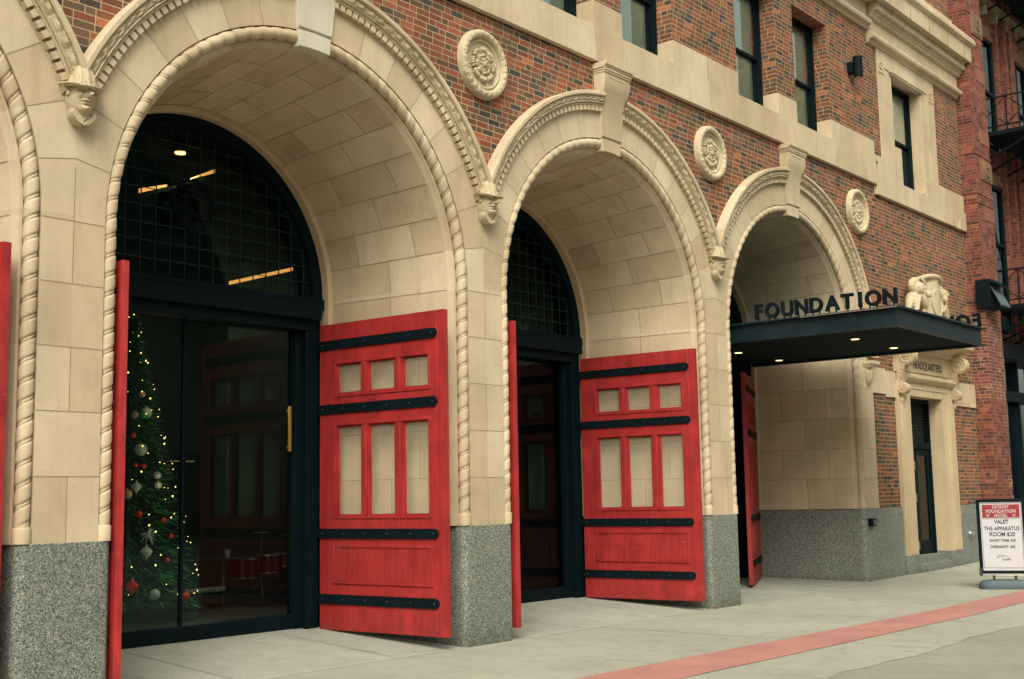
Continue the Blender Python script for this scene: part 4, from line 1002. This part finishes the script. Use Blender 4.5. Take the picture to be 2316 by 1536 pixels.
# ------------------------------------------------------------------ neighbouring building on the right
NBR = thing('red_brick_building', 'older weathered red brick building with iron fire escape right of the fire station', 'building', (30, 0, 0))
def lx(x): return x - 30
b = MB()
b.box(0.0, 1.12, -0.35, 0.3, -0.3, 3.9, 'brick_red'); b.box(0.0, 1.12, -0.35, 0.3, 3.9, 6.1, 'brick_soot'); b.box(0.0, 1.12, -0.35, 0.3, 6.1, 16, 'brick_red')
for z in (1.8, 3.3, 4.7): b.box(0.78, 1.13, -0.36, 0.3, z, z + 0.32, 'brick_soot')
b.build('pilaster', NBR, smooth=False)
M['terracotta'] = stone_mat('terracotta', (0.27, 0.115, 0.075), 0.2, 0.15, 0.4)
M['sandstone'] = stone_mat('sooty_sandstone', (0.20, 0.155, 0.10), 0.4, 0.2, 0.6)
for z in (8.72, 8.95, 9.95, 13.6): b = MB(); b.box(-0.012, 1.135, -0.365, 0.0, z, z + 0.05, 'brick_red'); b.build('string_course', NBR, smooth=False)
for (z0, z1) in ((9.35, 9.86), (13.1, 13.7)):
    b = MB(); b.box(0.35, 1.135, -0.375, 0.0, z0, z1, 'terracotta'); b.box(0.52, 1.02, -0.388, -0.37, z0 + 0.05, z1 - 0.05, 'sandstone')
    for k in range(4): b.tube([(0.77 + (0.10 + 0.02 * k) * cos(a + k * pi / 2), -0.392, (z0 + z1) / 2 + 0.12 * sin(a + k * pi / 2)) for a in [pi / 2 * q / 5 for q in range(6)]], 0.022, 'terracotta', 6)
    b.build('carved_panel', NBR, bevel=0.006)
for z in (8.35, 10.3, 11.9): b = MB(); b.box(0.45, 1.132, -0.362, 0.1, z, z + 0.35, 'terracotta'); b.build('stone_block', NBR, bevel=0.006)
b = MB(); piers = [(2.84, 4.73), (6.3, 8.2), (9.8, 11.7)]
for (a_, c_) in piers:
    b.box(a_, c_, 0.0, 0.35, 5.6, 16, 'brick_red')
    for k, (p, q, d) in enumerate(((0.18, 0.40, -0.10), (0.62, 0.84, -0.18), (1.08, 1.35, -0.18), (1.5, 1.7, -0.10))): b.box(a_ + p, a_ + q, d, 0.0, 5.6, 16, 'brick_red')
for (z0, z1) in ((9.62, 10.6), (13.6, 16)): b.box(1.12, 12, -0.04, 0.35, z0, z1, 'brick_red')
b.box(1.12, 12, -0.04, 0.35, 5.6, 6.5, 'brick_red'); b.box(12, 16, 0.0, 0.35, 0, 16, 'brick_red')
b.build('brick_wall', NBR, smooth=False)
b = MB()
for (a_, c_) in ((1.12, 2.84), (4.73, 6.3), (8.2, 9.8)):
    for z in (9.6, 13.6):
        b.box(a_, c_, -0.02, 0.2, z + 0.35, z + 0.75, 'sandstone')
        x = a_ + 0.05
        while x < c_ - 0.1: b.box(x, x + 0.07, -0.05, 0.1, z + 0.10, z + 0.33, 'sandstone'); x += 0.14
        b.box(a_, c_, 0.0, 0.3, z, z + 0.10, 'brick_red')
mould(b, 1.0, 12, [(-0.10, 14.35), (-0.20, 14.42), (-0.26, 14.50), (-0.26, 14.58), (0, 14.62), (0, 14.35)], 'sandstone')
for k in range(14): b.box(1.15 + 0.8 * k, 1.30 + 0.8 * k, -0.24, 0, 14.1, 14.36, 'sandstone')
b.build('lintel', NBR, bevel=0.006)
for (a_, c_) in ((1.12, 2.84), (4.73, 6.3)):
    for (z0, z1) in ((6.5, 9.6), (10.6, 13.6)):
        f = MB(); y = -0.06
        f.box(a_, a_ + 0.08, y, y + 0.1, z0, z1, 'teal'); f.box(c_ - 0.10, c_, y, y + 0.1, z0, z1, 'teal'); f.box(a_, c_, y, y + 0.1, z1 - 0.1, z1, 'teal'); f.box(a_, c_, y, y + 0.1, (z0 + z1) / 2 - 0.04, (z0 + z1) / 2 + 0.04, 'teal'); f.box(a_, c_, y, y + 0.1, z0, z0 + 0.1, 'teal')
        f.box((a_ + c_) / 2 - 0.03, (a_ + c_) / 2 + 0.03, y, y + 0.1, z0, z1, 'teal')
        fo = f.build('window', NBR, bevel=0.004); p = MB(); p.quad((a_, y + 0.06, z0), (c_, y + 0.06, z0), (c_, y + 0.06, z1), (a_, y + 0.06, z1), 'glass_clear'); p.quad((a_, y + 0.12, z0), (c_, y + 0.12, z0), (c_, y + 0.12, z1), (a_, y + 0.12, z1), 'room_wall'); p.quad((a_ + 0.1, y + 0.11, z0 + 0.9), (c_ - 0.1, y + 0.11, z0 + 0.9), (c_ - 0.1, y + 0.11, z1 - 0.5), (a_ + 0.1, y + 0.11, z1 - 0.5), 'blind_dark' if 'blind_dark' in M else 'room_wall'); p.build('pane', fo, smooth=False)
# shop front
b = MB(); y = 0.05
b.box(1.12, 12, -0.25, 0.3, 5.05, 5.45, 'black'); b.box(1.12, 12, 0.0, 0.3, 5.45, 5.75, 'brick_red'); b.box(1.12, 12, -0.05, 0.3, 4.02, 4.28, 'teal'); b.box(1.12, 12, 0.0, 0.3, 0.1, 0.75, 'teal')
for x in (1.12, 1.85, 3.1, 4.6, 6.2, 7.8, 9.5): b.box(x, x + 0.09, -0.03, 0.2, 0.1, 5.05, 'teal'); b.box(x + 0.3, x + 0.34, 0.02, 0.2, 0.1, 5.05, 'teal') if x < 1.2 else None
sf = b.build('shop_front', NBR, bevel=0.005)
p = MB(); p.quad((1.12, 0.12, 0.7), (12, 0.12, 0.7), (12, 0.12, 5.1), (1.12, 0.12, 5.1), 'glass_clear'); p.build('shop_window', sf, smooth=False)
p = MB(); p.box(1.15, 12, 0.9, 1.0, 0.1, 5.1, 'room_wall'); p.box(1.5, 2.1, 0.5, 0.55, 1.6, 3.2, 'blind'); p.box(1.15, 1.2, 0.3, 0.9, 0.1, 5.1, 'room_wall'); p.build('shop_interior', sf, smooth=False)
b = MB(); b.box(0.05, 20, 0.3, 10, 5.4, 16.2, 'dark_room'); b.box(0.02, 12, 1.0, 10, -0.3, 5.4, 'dark_room'); b.build('inner_mass', NBR, smooth=False)
# black lamp box on the pilaster
t = thing('floodlight_box', 'black box shaped floodlight on the red brick pilaster', 'floodlight', (30.0, -0.36, 6.1))
b = MB(); b.prism([(0.16, 0.0), (0.16, 0.70), (-0.18, 0.70), (-0.18, 0.0)], -0.12, 0.62, 'black', 'x'); b.build('housing', t, bevel=0.01)
b = MB(); b.prism([(-0.18, 0.64), (-0.38, 0.56), (-0.38, 0.52), (-0.18, 0.60)], -0.12, 0.62, 'teal', 'x'); b.build('hood', t)
b = MB(); b.prism([(-0.18, 0.55), (-0.42, 0.05), (-0.40, 0.03), (-0.18, 0.50)], -0.05, 0.58, 'rubber', 'x'); b.build('wire_guard', t)
t = thing('conduit_box', 'small black box with round pipe under the fire escape landing', 'wall box', (31.3, 0.0, 5.85))
b = MB(); b.box(-0.15, 0.28, -0.40, 0.05, -0.15, 0.20, 'black'); b.build('housing', t, bevel=0.01)
b = MB(); b.tube([(0.45, -0.30, -0.2), (0.45, -0.30, 0.35)], 0.11, 'teal', 14); b.build('pipe', t)
# fire escape
FE = thing('fire_escape', 'dark iron fire escape with two railed landings on the red brick building', 'fire escape', (31.3, 0, 0))
for (zp, zt) in ((10.75, 11.62), (6.32, 7.20), (15.0, 15.85)):
    b = MB(); y0, y1 = -0.22, -1.55; Lx = 5.0
    b.box(0.0, Lx, y1, -0.05, zp - 0.03, zp, 'black')
    b.box(-0.02, 0.03, y1, 0.05, zp - 0.10, zp, 'black'); b.box(0, Lx, y1 - 0.03, y1 + 0.02, zp - 0.10, zp, 'black')
    for k in range(6): b.tube([(0.02 + 0.95 * k, y1, zp - 0.08), (0.02 + 0.95 * k, -0.9, zp - 0.42), (0.02 + 0.95 * k, 0.05, zp - 0.78)], 0.028, 'black', 6)
    lo = b.build('landing', FE)
    b = MB()
    for z in (zt, zp + 0.12): b.tube([(0, 0.0, z), (0, y1, z), (Lx, y1, z)], 0.022, 'black', 6)
    for k in range(3): yv = -0.0 + y1 * k / 2; b.tube([(0, yv, zp), (0, yv, zt)], 0.02, 'black', 6)
    for k in range(2): ya, yb = y1 * k / 2, y1 * (k + 1) / 2; b.tube([(0, ya, zp + 0.12), (0, yb, zt)], 0.013, 'black', 6); b.tube([(0, ya, zt), (0, yb, zp + 0.12)], 0.013, 'black', 6)
    for k in range(1, 5): b.tube([(k * 1.0, y1, zp), (k * 1.0, y1, zt)], 0.016, 'black', 6); b.tube([(k - 1.0, y1, zp + 0.12), (k * 1.0, y1, zt)], 0.012, 'black', 6); b.tube([(k - 1.0, y1, zt), (k * 1.0, y1, zp + 0.12)], 0.012, 'black', 6)
    b.build('railing', FE)
b = MB()
for s in (-0.30, 0.30):
    b.tube([(4.2, -0.9 + s, 6.32), (1.6, -0.9 + s, 10.75)], 0.03, 'black', 6)
for k in range(14): f = (k + 0.5) / 14; b.box(4.2 - 2.6 * f - 0.1, 4.2 - 2.6 * f + 0.1, -1.18, -0.62, 6.32 + 4.43 * f, 6.335 + 4.43 * f, 'black')
b.build('stair', FE)

# ------------------------------------------------------------------ valet sign
t = thing('valet_sign', 'framed valet parking price sign with red heading on a grey rolling base', 'sign', (22.79, -2.79, gz(23) - 0.03), atan2(-0.93, 0.40))
b = MB(); W, H0, H1 = 0.395, 0.29, 1.59
for (x0, x1, z0, z1) in ((-W - 0.012, -W + 0.045, H0, H1), (W - 0.045, W + 0.012, H0, H1), (-W + 0.045, W - 0.045, H0, H0 + 0.05), (-W + 0.045, W - 0.045, H1 - 0.045, H1 + 0.01)): b.box(x0, x1, -0.03, 0.03, z0, z1, 'black')
b.box(-W - 0.02, -W + 0.03, -0.035, 0.035, H0 - 0.04, H0 + 0.1, 'ink'); b.box(-W, W, -0.02, 0.02, H0 - 0.045, H0 - 0.025, 'silver')
b.build('frame', t, bevel=0.004)
b = MB(); b.box(-W + 0.045, W - 0.045, -0.015, 0.015, H0 + 0.05, H1 - 0.045, 'white')
for (x0, x1, z0, z1) in ((-0.335, 0.335, 0.385, 0.391), (-0.335, 0.335, 1.518, 1.524), (-0.335, -0.329, 0.391, 1.518), (0.329, 0.335, 0.391, 1.518)): b.box(x0, x1, -0.0165, -0.015, z0, z1, 'ink')
b.box(-0.312, 0.312, -0.0175, -0.015, 1.268, 1.500, 'sign_red'); b.box(-0.312, 0.312, -0.0165, -0.015, 1.247, 1.253, 'ink')
pn = b.build('panel', t)
for (tx, sz, z, m_, off) in (('DETROIT', 0.074, 1.432, 'white', 0.001), ('FOUNDATION', 0.082, 1.355, 'white', 0.001), ('HOTEL', 0.078, 1.282, 'white', 0.001), ('VALET', 0.095, 1.165, 'ink', 0.0022), ('THE APPARATUS', 0.098, 1.045, 'ink', 0.001), ('ROOM $20', 0.100, 0.945, 'ink', 0.001), ('SHORT TERM  $20', 0.068, 0.845, 'ink', 0.0004), ('OVERNIGHT  $45', 0.068, 0.735, 'ink', 0.0006)):
    me = text_mesh(tx, sz, 0.0008, m_, off, 1.06 if m_ == 'white' else 1.0, xs=0.80 if len(tx) > 11 else 0.88); o = bpy.data.objects.new('lettering', me); COL.objects.link(o); o.parent = pn; o.location = (0, -0.0192, z); o.rotation_euler = (pi / 2, 0, 0)
b = MB()
for sg in (-1, 1): b.tube([(sg * 0.22 + 0.03 * cos(a), -0.018, 1.308 + 0.022 * sin(a)) for a in [2 * pi * k / 12 for k in range(13)]], 0.003, 'white', 5); b.tube([(sg * 0.22 - 0.015, -0.018, 1.318), (sg * 0.22 + 0.015, -0.018, 1.298)], 0.005, 'white', 5)
for (pts) in ([(-0.12, 0.56), (-0.09, 0.60), (-0.04, 0.61), (0.03, 0.60), (0.10, 0.565)], [(-0.10, 0.565), (-0.09, 0.59), (-0.075, 0.565), (-0.06, 0.59), (-0.05, 0.565), (-0.03, 0.585), (-0.01, 0.565), (0.0, 0.60)], [(-0.01, 0.50), (0.0, 0.54), (0.02, 0.51), (0.03, 0.545), (0.05, 0.51), (0.07, 0.545), (0.09, 0.52), (0.11, 0.55)], [(-0.03, 0.535), (0.02, 0.545), (0.12, 0.535)]):
    b.tube([(x, -0.017, z) for x, z in pts], 0.0028, 'ink', 5)
b.build('emblem', pn)
b = MB()
for x in (-0.18, 0.18): b.box(x - 0.02, x + 0.02, -0.02, 0.02, 0.17, 0.26, 'ink')
b.build('post', t)
b = MB(); rows = []
for (dz, q) in ((0.0, 0.94), (0.03, 0.99), (0.08, 1.0), (0.13, 0.96), (0.165, 0.86), (0.18, 0.6), (0.18, 0.0)):
    rows.append([((0.44 * q if abs(cos(a)) < 2 else 0) * (abs(cos(a)) ** 0.35) * (1 if cos(a) > 0 else -1), 0.24 * q * (abs(sin(a)) ** 0.8) * (1 if sin(a) > 0 else -1), dz) for a in [2 * pi * k / 48 for k in range(48)]])
b.grid(rows, 'rubber', closeu=True); b.build('base', t)

# ------------------------------------------------------------------ interior of the bays
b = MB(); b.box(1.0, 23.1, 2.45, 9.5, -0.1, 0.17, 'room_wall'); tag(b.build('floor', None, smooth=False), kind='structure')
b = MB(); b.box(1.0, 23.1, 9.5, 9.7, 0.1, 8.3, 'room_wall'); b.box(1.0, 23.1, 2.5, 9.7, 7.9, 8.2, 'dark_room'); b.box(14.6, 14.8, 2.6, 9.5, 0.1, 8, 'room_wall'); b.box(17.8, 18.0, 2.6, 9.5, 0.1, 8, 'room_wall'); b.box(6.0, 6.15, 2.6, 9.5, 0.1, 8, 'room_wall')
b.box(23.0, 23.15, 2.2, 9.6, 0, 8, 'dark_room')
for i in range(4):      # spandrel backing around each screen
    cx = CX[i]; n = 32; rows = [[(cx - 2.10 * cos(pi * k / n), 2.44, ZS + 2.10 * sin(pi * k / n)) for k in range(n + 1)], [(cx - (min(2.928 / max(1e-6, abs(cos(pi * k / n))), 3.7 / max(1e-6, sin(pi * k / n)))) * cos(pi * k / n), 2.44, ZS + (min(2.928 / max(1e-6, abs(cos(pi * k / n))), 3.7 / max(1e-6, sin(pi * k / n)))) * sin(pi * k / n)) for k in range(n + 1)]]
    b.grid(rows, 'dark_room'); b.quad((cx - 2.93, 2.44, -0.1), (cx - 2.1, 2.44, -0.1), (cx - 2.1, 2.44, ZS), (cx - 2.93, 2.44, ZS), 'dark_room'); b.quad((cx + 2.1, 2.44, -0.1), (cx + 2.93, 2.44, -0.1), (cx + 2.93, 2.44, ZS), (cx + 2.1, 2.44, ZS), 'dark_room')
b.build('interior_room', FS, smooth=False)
def strip_light(name_label, x0, z0, x1, z1, y):
    pass
t = thing('ceiling_light_strip', 'warm light strip glowing high inside behind the first grille', 'light strip', (10.85, 6.0, 6.56), group='warm strips inside the first arch')
b = MB(); b.prism([(0.0, 0.03), (0.50, 0.22), (0.50, 0.26), (0.0, 0.10)], 0, 0.02, 'lamp_strip', 'y'); b.prism([(0.95, 0.43), (1.42, 0.62), (1.42, 0.69), (1.0, 0.47)], 0, 0.02, 'lamp_strip', 'y'); b.build('diffuser', t); b = MB(); b.prism([(0.0, 0.0), (1.42, 0.59), (1.42, 0.54), (0.0, -0.05)], -0.03, 0.05, 'dark_room', 'y'); b.build('casing', t)
t = thing('ceiling_light_strip', 'long warm light strip low behind the first grille near the transom bar', 'light strip', (12.59, 6.0, 5.36), group='warm strips inside the first arch')
b = MB(); b.prism([(-0.5, -0.13), (-0.25, -0.07), (-0.25, -0.02), (-0.5, -0.08)], 0, 0.02, 'lamp_strip', 'y'); b.prism([(0.0, 0.0), (1.34, 0.41), (1.34, 0.47), (0.0, 0.06)], 0, 0.02, 'lamp_strip', 'y'); b.build('diffuser', t)
t = thing('ceiling_downlight', 'small round ceiling light inside behind the top of the first grille', 'ceiling light', (11.59, 6.0, 7.38))
b = MB(); b.tube([(0, 0, 0), (0, 0, -0.012)], 0.085, 'lamp_warm', 20); b.tube([(0, 0, 0), (0, 0, 0.05)], 0.11, 'silver', 20); b.build('lamp', t)
ld = bpy.data.lights.new('ceiling_downlight_lamp', 'SPOT'); ld.energy = 260; ld.color = (1.0, 0.86, 0.62); ld.spot_size = radians(150); ld.spot_blend = 0.8; ld.shadow_soft_size = 0.1; lo_ = bpy.data.objects.new('downlight_beam', ld); COL.objects.link(lo_); lo_.parent = t; lo_.location = (0, 0, -0.05)
# partition wall and beams inside for depth
# Christmas tree
TC = Vector((9.70, 4.4, 0.2))
t = thing('christmas_tree', 'green Christmas tree inside behind the first glass screen', 'christmas tree', TC)
b = MB(); b.tube([(0, 0, 0), (0, 0, 4.1)], [0.07, 0.01], 'trunk' if 'trunk' in M else 'room_wall', 8); b.build('trunk', t)
M['needle'] = mat('fir_green', (0.02, 0.12, 0.045), 0.8); M['needle2'] = mat('fir_green_light', (0.05, 0.24, 0.09), 0.8)
b = MB(); rnd = random.Random(3)
def rad(z): return 1.02 * (1 - (z - 0.25) / 4.15) ** 0.95
for k in range(5200):
    z = 0.25 + 4.1 * rnd.random() ** 1.35; a = rnd.uniform(0, 2 * pi); R = rad(z) * (0.55 + 0.45 * rnd.random() ** 0.5) * (0.9 + 0.12 * sin(a * 9 + z * 14))
    c, s = cos(a), sin(a); p = Vector((R * c, R * s, z)); d = Vector((c, s, -0.25 + rnd.uniform(-0.3, 0.3))).normalized(); L_ = rnd.uniform(0.07, 0.16); sd_ = Vector((-s, c, rnd.uniform(-0.6, 0.6))).normalized() * 0.018
    b.add([p - d * L_ * 0.5 - sd_, p - d * L_ * 0.5 + sd_, p + d * L_ * 0.6], [(0, 1, 2)], 'needle' if rnd.random() < 0.7 else 'needle2')
b.build('foliage', t, smooth=False)
# string of fairy lights
M['bulb'] = mat('fairy_bulb', (1, 0.8, 0.4), 0.5, emit=(1.0, 0.66, 0.14), estr=3.0)
FLt = thing('fairy_lights', 'string of yellow fairy lights wound round the Christmas tree', 'string lights', TC)
pts = []; N = 620
for k in range(N):
    z = 0.35 + 3.95 * k / N; a = 2 * pi * 11 * k / N; pts.append(Vector((rad(z) * 1.02 * cos(a), rad(z) * 1.02 * sin(a), z + 0.04 * sin(k * 0.7))))
b = MB(); b.tube(pts, 0.003, 'needle', 3, False); b.build('cable', FLt)
bb = None; rnd = random.Random(11)
for k in range(98):
    i = int((k + rnd.random() * 0.8) / 98 * (N - 1)); p = pts[i]
    # keep most bulbs on the street side of the tree, where the string shows
    if p.y > 0.15: p = Vector((p.x, -p.y, p.z + rnd.uniform(-0.05, 0.05)))
    if bb is None: m_ = MB(); blob(m_, (0, 0, 0), (0.0085, 0.0085, 0.0085), 'bulb', 0, 8, 5); bb = m_.build('bulb', FLt); bb.location = p
    else: c = bb.copy(); COL.objects.link(c); c.location = p; q = rnd.choice((0.6, 0.8, 1.0, 1.3)); c.scale = (q, q, q)
for (lx_, ly_, lz_, e_) in ((0.30, -1.10, 0.9, 4.5), (0.1, -0.92, 1.8, 3.2), (0.1, -0.7, 2.9, 1.8)):
    ld = bpy.data.lights.new('fairy_glow', 'POINT'); ld.energy = e_; ld.color = (1.0, 0.80, 0.42); ld.shadow_soft_size = 0.25; lo_ = bpy.data.objects.new('string_glow', ld); COL.objects.link(lo_); lo_.parent = FLt; lo_.location = (lx_, ly_, lz_)
# baubles
cols = {'white': (0.45, 0.47, 0.40), 'pink': (0.42, 0.26, 0.18), 'red': (0.50, 0.02, 0.02), 'green': (0.02, 0.25, 0.08), 'silver': (0.5, 0.52, 0.5)}
for n_, c in cols.items(): M['b_' + n_] = mat('bauble_' + n_, c, 0.25 if n_ in ('red', 'green', 'silver') else 0.6, 0.2, emit=c, estr=0.035 if n_ != 'red' else 0.12)
def at_y(px, py, y):
    u, v = (px - 1158), (py - 768); f = 2810.81
    d = Vector((R0[0] * u + R1[0] * v + R2[0] * f, R0[2] * u + R1[2] * v + R2[2] * f, -(R0[1] * u + R1[1] * v + R2[1] * f)))
    tt = (y + 10.3495) / d.y; return Vector((0, -10.3495, 1.79)) + d * tt
BA = [(322, 892, 'pink', 0.045, 'ball', 'small pinkish bauble near the top of the Christmas tree'), (331, 934, 'white', 0.075, 'ball', 'large white bauble beside a green one high on the Christmas tree'), (325, 938, 'green', 0.06, 'ball', 'shiny green bauble in front of the high white one'),
      (305, 939, 'pink', 0.05, 'ball', 'pinkish bauble left of the shiny green one'), (302, 985, 'red', 0.035, 'ball', 'small red bauble above the big white ball at half height'), (319, 1017, 'white', 0.082, 'ball', 'biggest white ball, half way up the Christmas tree'),
      (307, 1052, 'red', 0.028, 'ball', 'left one of two small red baubles under the biggest white ball'), (325, 1054, 'red', 0.036, 'ball', 'right one of two small red baubles under the biggest white ball'), (356, 1075, 'white', 0.05, 'ball', 'white bauble at the right edge of the Christmas tree above a silver one'),
      (358, 1097, 'silver', 0.05, 'ball', 'silver glittering bauble right of the white onion ornament'), (308, 1101, 'white', 0.07, 'onion', 'upper white onion shaped ornament on the Christmas tree'), (288, 1118, 'pink', 0.062, 'ball', 'pinkish bauble low left beside the red door leaf edge'),
      (315, 1163, 'red', 0.04, 'ball', 'red bauble left of centre above the silver flower'), (371, 1177, 'red', 0.035, 'ball', 'red bauble close to the glass mullion, upper of two'), (387, 1212, 'red', 0.032, 'ball', 'red bauble close to the glass mullion, lower of two'),
      (331, 1248, 'white', 0.078, 'onion', 'lower white onion shaped ornament on the Christmas tree'), (299, 1325, 'red', 0.085, 'onion', 'big red onion shaped ornament near the foot of the tree'), (350, 1345, 'white', 0.07, 'ball', 'white bauble near the foot of the tree'), (421, 1347, 'red', 0.06, 'onion', 'red ornament just right of the glass mullion at the tree foot'), (379, 1267, 'red', 0.028, 'ball', 'tiny red bauble left of the mullion near the tree foot')]
protos = {}
for (px, py, cn, r, shp, lb) in BA:
    y = 4.4 - rad(max(0.4, at_y(px, py, 3.6).z - 0.2)) * 0.80; p = at_y(px, py, y)
    m_ = MB()
    if shp == 'ball': blob(m_, (0, 0, 0), (r, r, r), 'b_' + cn, 0, 20, 12)
    else: m_.lathe((0, 0, 0), [(0.002, -r * 1.5), (r * 0.15, -r * 1.0), (r * 0.7, -r * 0.55), (r, 0), (r * 0.75, r * 0.45), (r * 0.25, r * 0.75), (0.004, r * 1.3)], 'b_' + cn, 18)
    m_.tube([(0, 0, r * 0.95), (0, 0, r * 1.18)], r * 0.16, 'silver', 8)
    o = m_.build('bauble', loc=tuple(p)); tag(o, lb, 'bauble', 'ornaments on the Christmas tree')
p = at_y(333, 1210, 3.35); b = MB(); rnd = random.Random(5)
for k in range(26):
    a = rnd.uniform(0, 2 * pi); e_ = rnd.uniform(-1, 1); d = Vector((cos(a) * sqrt(1 - e_ * e_), -abs(sin(a)) * 0.7, e_)); b.tube([(0, 0, 0), d * 0.07, d * 0.12 + Vector((0, 0, -0.02))], [0.004, 0.007, 0.002], 'b_silver', 5)
b.build('flower_ornament', loc=tuple(p)); tag(bpy.data.objects['flower_ornament'], 'silver spiky flower ornament between the two white onion ornaments', 'ornament')
# stage platform, table with cup, drum kit, keyboard
b = MB(); b.box(-2.4, 2.4, 0, 2.9, 0.0, 0.10, 'room_wall'); b.box(-2.4, 2.4, -0.012, 0, 0.085, 0.10, 'rubber'); o = b.build('stage_platform', loc=(9.6, 3.3, 0.17)); tag(o, 'low dark stage platform behind the first glass screen', 'platform')
pt = at_y(505, 1262, 5.4)
t = thing('side_table', 'small round table holding a paper cup behind the first glass screen', 'table', (pt.x, 5.4, 0.27))
b = MB(); b.tube([(0, 0, pt.z - 0.30), (0, 0, pt.z - 0.27)], 0.36, 'room_wall', 24); b.build('table_top', t); b = MB(); b.tube([(0, 0, 0), (0, 0, pt.z - 0.29)], 0.02, 'brass', 8); b.tube([(0, 0, 0), (0, 0, 0.02)], 0.18, 'room_wall', 16); b.build('leg', t)
b = MB(); b.lathe((0, 0, 0), [(0.001, 0), (0.033, 0), (0.045, 0.12), (0.042, 0.12), (0.03, 0.01)], 'cup' if 'cup' in M else 'white', 16); o = b.build('paper_cup', loc=(pt.x + 0.08, 5.4, pt.z)); tag(o, 'white paper cup on the small round table', 'cup')
M['drum'] = mat('drum_red', (0.20, 0.01, 0.01), 0.3, 0.2)
pd = at_y(608, 1285, 5.6)
t = thing('drum_kit', 'dark red drum kit with chrome stands inside the first bay', 'drum kit', (pd.x, 5.6, 0.27))
for (x, y, z, r, h_) in ((0.0, 0, 0.42, 0.20, 0.28), (0.35, 0.15, 0.5, 0.17, 0.2), (-0.35, 0.2, 0.35, 0.25, 0.3)):
    b = MB(); b.tube([(x, y, z), (x, y, z + h_)], r, 'drum', 24); b.tube([(x, y, z - 0.008), (x, y, z + 0.012)], r + 0.01, 'silver', 24); b.tube([(x, y, z + h_ - 0.012), (x, y, z + h_ + 0.008)], r + 0.01, 'silver', 24)
    for k in range(8): a = 2 * pi * k / 8; b.tube([(x + r * 1.02 * cos(a), y + r * 1.02 * sin(a), z + 0.03), (x + r * 1.02 * cos(a), y + r * 1.02 * sin(a), z + h_ - 0.03)], 0.008, 'silver', 5)
    b.build('drum', t)
b = MB()
for (x, y, z) in ((-0.15, 0, 1.05), (0.55, 0.1, 1.0)):
    b.tube([(x, y, 0.0), (x, y, z)], 0.011, 'silver', 6)
    for k in range(3): a = 2 * pi * k / 3; b.tube([(x, y, 0.3), (x + 0.25 * cos(a), y + 0.25 * sin(a), 0.0)], 0.009, 'silver', 5)
b.build('stand', t)
for (x, y, z) in ((-0.15, 0, 1.05), (0.55, 0.1, 1.0)):
    b = MB(); b.lathe((x, y, z), [(0.002, 0.02), (0.03, 0.018), (0.17, 0.0), (0.168, -0.003), (0.002, 0.012)], 'brass', 24); b.build('cymbal', t)
pk = at_y(466, 1337, 4.9); M['keys'] = mat('ivory_keys', (0.45, 0.45, 0.36), 0.5)
t = thing('keyboard', 'electronic piano keyboard lying low beside the Christmas tree', 'keyboard', (pk.x, 4.9, pk.z))
b = MB(); b.box(-0.36, 0.36, 0, 0.28, -0.06, 0.03, 'dark_room'); b.build('case', t); b = MB()
for k in range(22): b.box(-0.34 + 0.031 * k, -0.34 + 0.031 * k + 0.028, -0.02, 0.0, -0.02, 0.05, 'keys')
for k in range(16): b.box(-0.32 + 0.042 * k, -0.32 + 0.042 * k + 0.014, -0.025, -0.02, -0.02, 0.01, 'ink')
b.build('keys', t)

# ------------------------------------------------------------------ opposite side of the street (seen only in the reflections)
M['opp_wall'] = stone_mat('opposite_render', (0.20, 0.235, 0.18), 0.1, 0.1, 0.1)
t = thing('opposite_building', 'plain grey building across the street mirrored in the glass screens', 'building', (20, -34, 0))
b = MB(); b.box(-60, 70, -8, 0, 4.2, 19, 'opp_wall'); b.build('upper_wall', t, smooth=False)
b = MB(); b.box(-60, 70, -8, -0.3, -0.3, 4.2, 'dark_room'); 
for k in range(22): b.box(-58 + 6 * k, -57.5 + 6 * k, -0.3, 0, 0, 4.2, 'opp_wall')
b.build('shop_front', t, smooth=False)
rnd = random.Random(9); b = MB()
for k in range(60): x = rnd.uniform(-30, 60); z = rnd.uniform(2.6, 3.9); b.box(x, x + 0.5, -0.29, -0.28, z, z + 0.05, 'lamp_warm')
b.build('shop_lights', t, smooth=False)
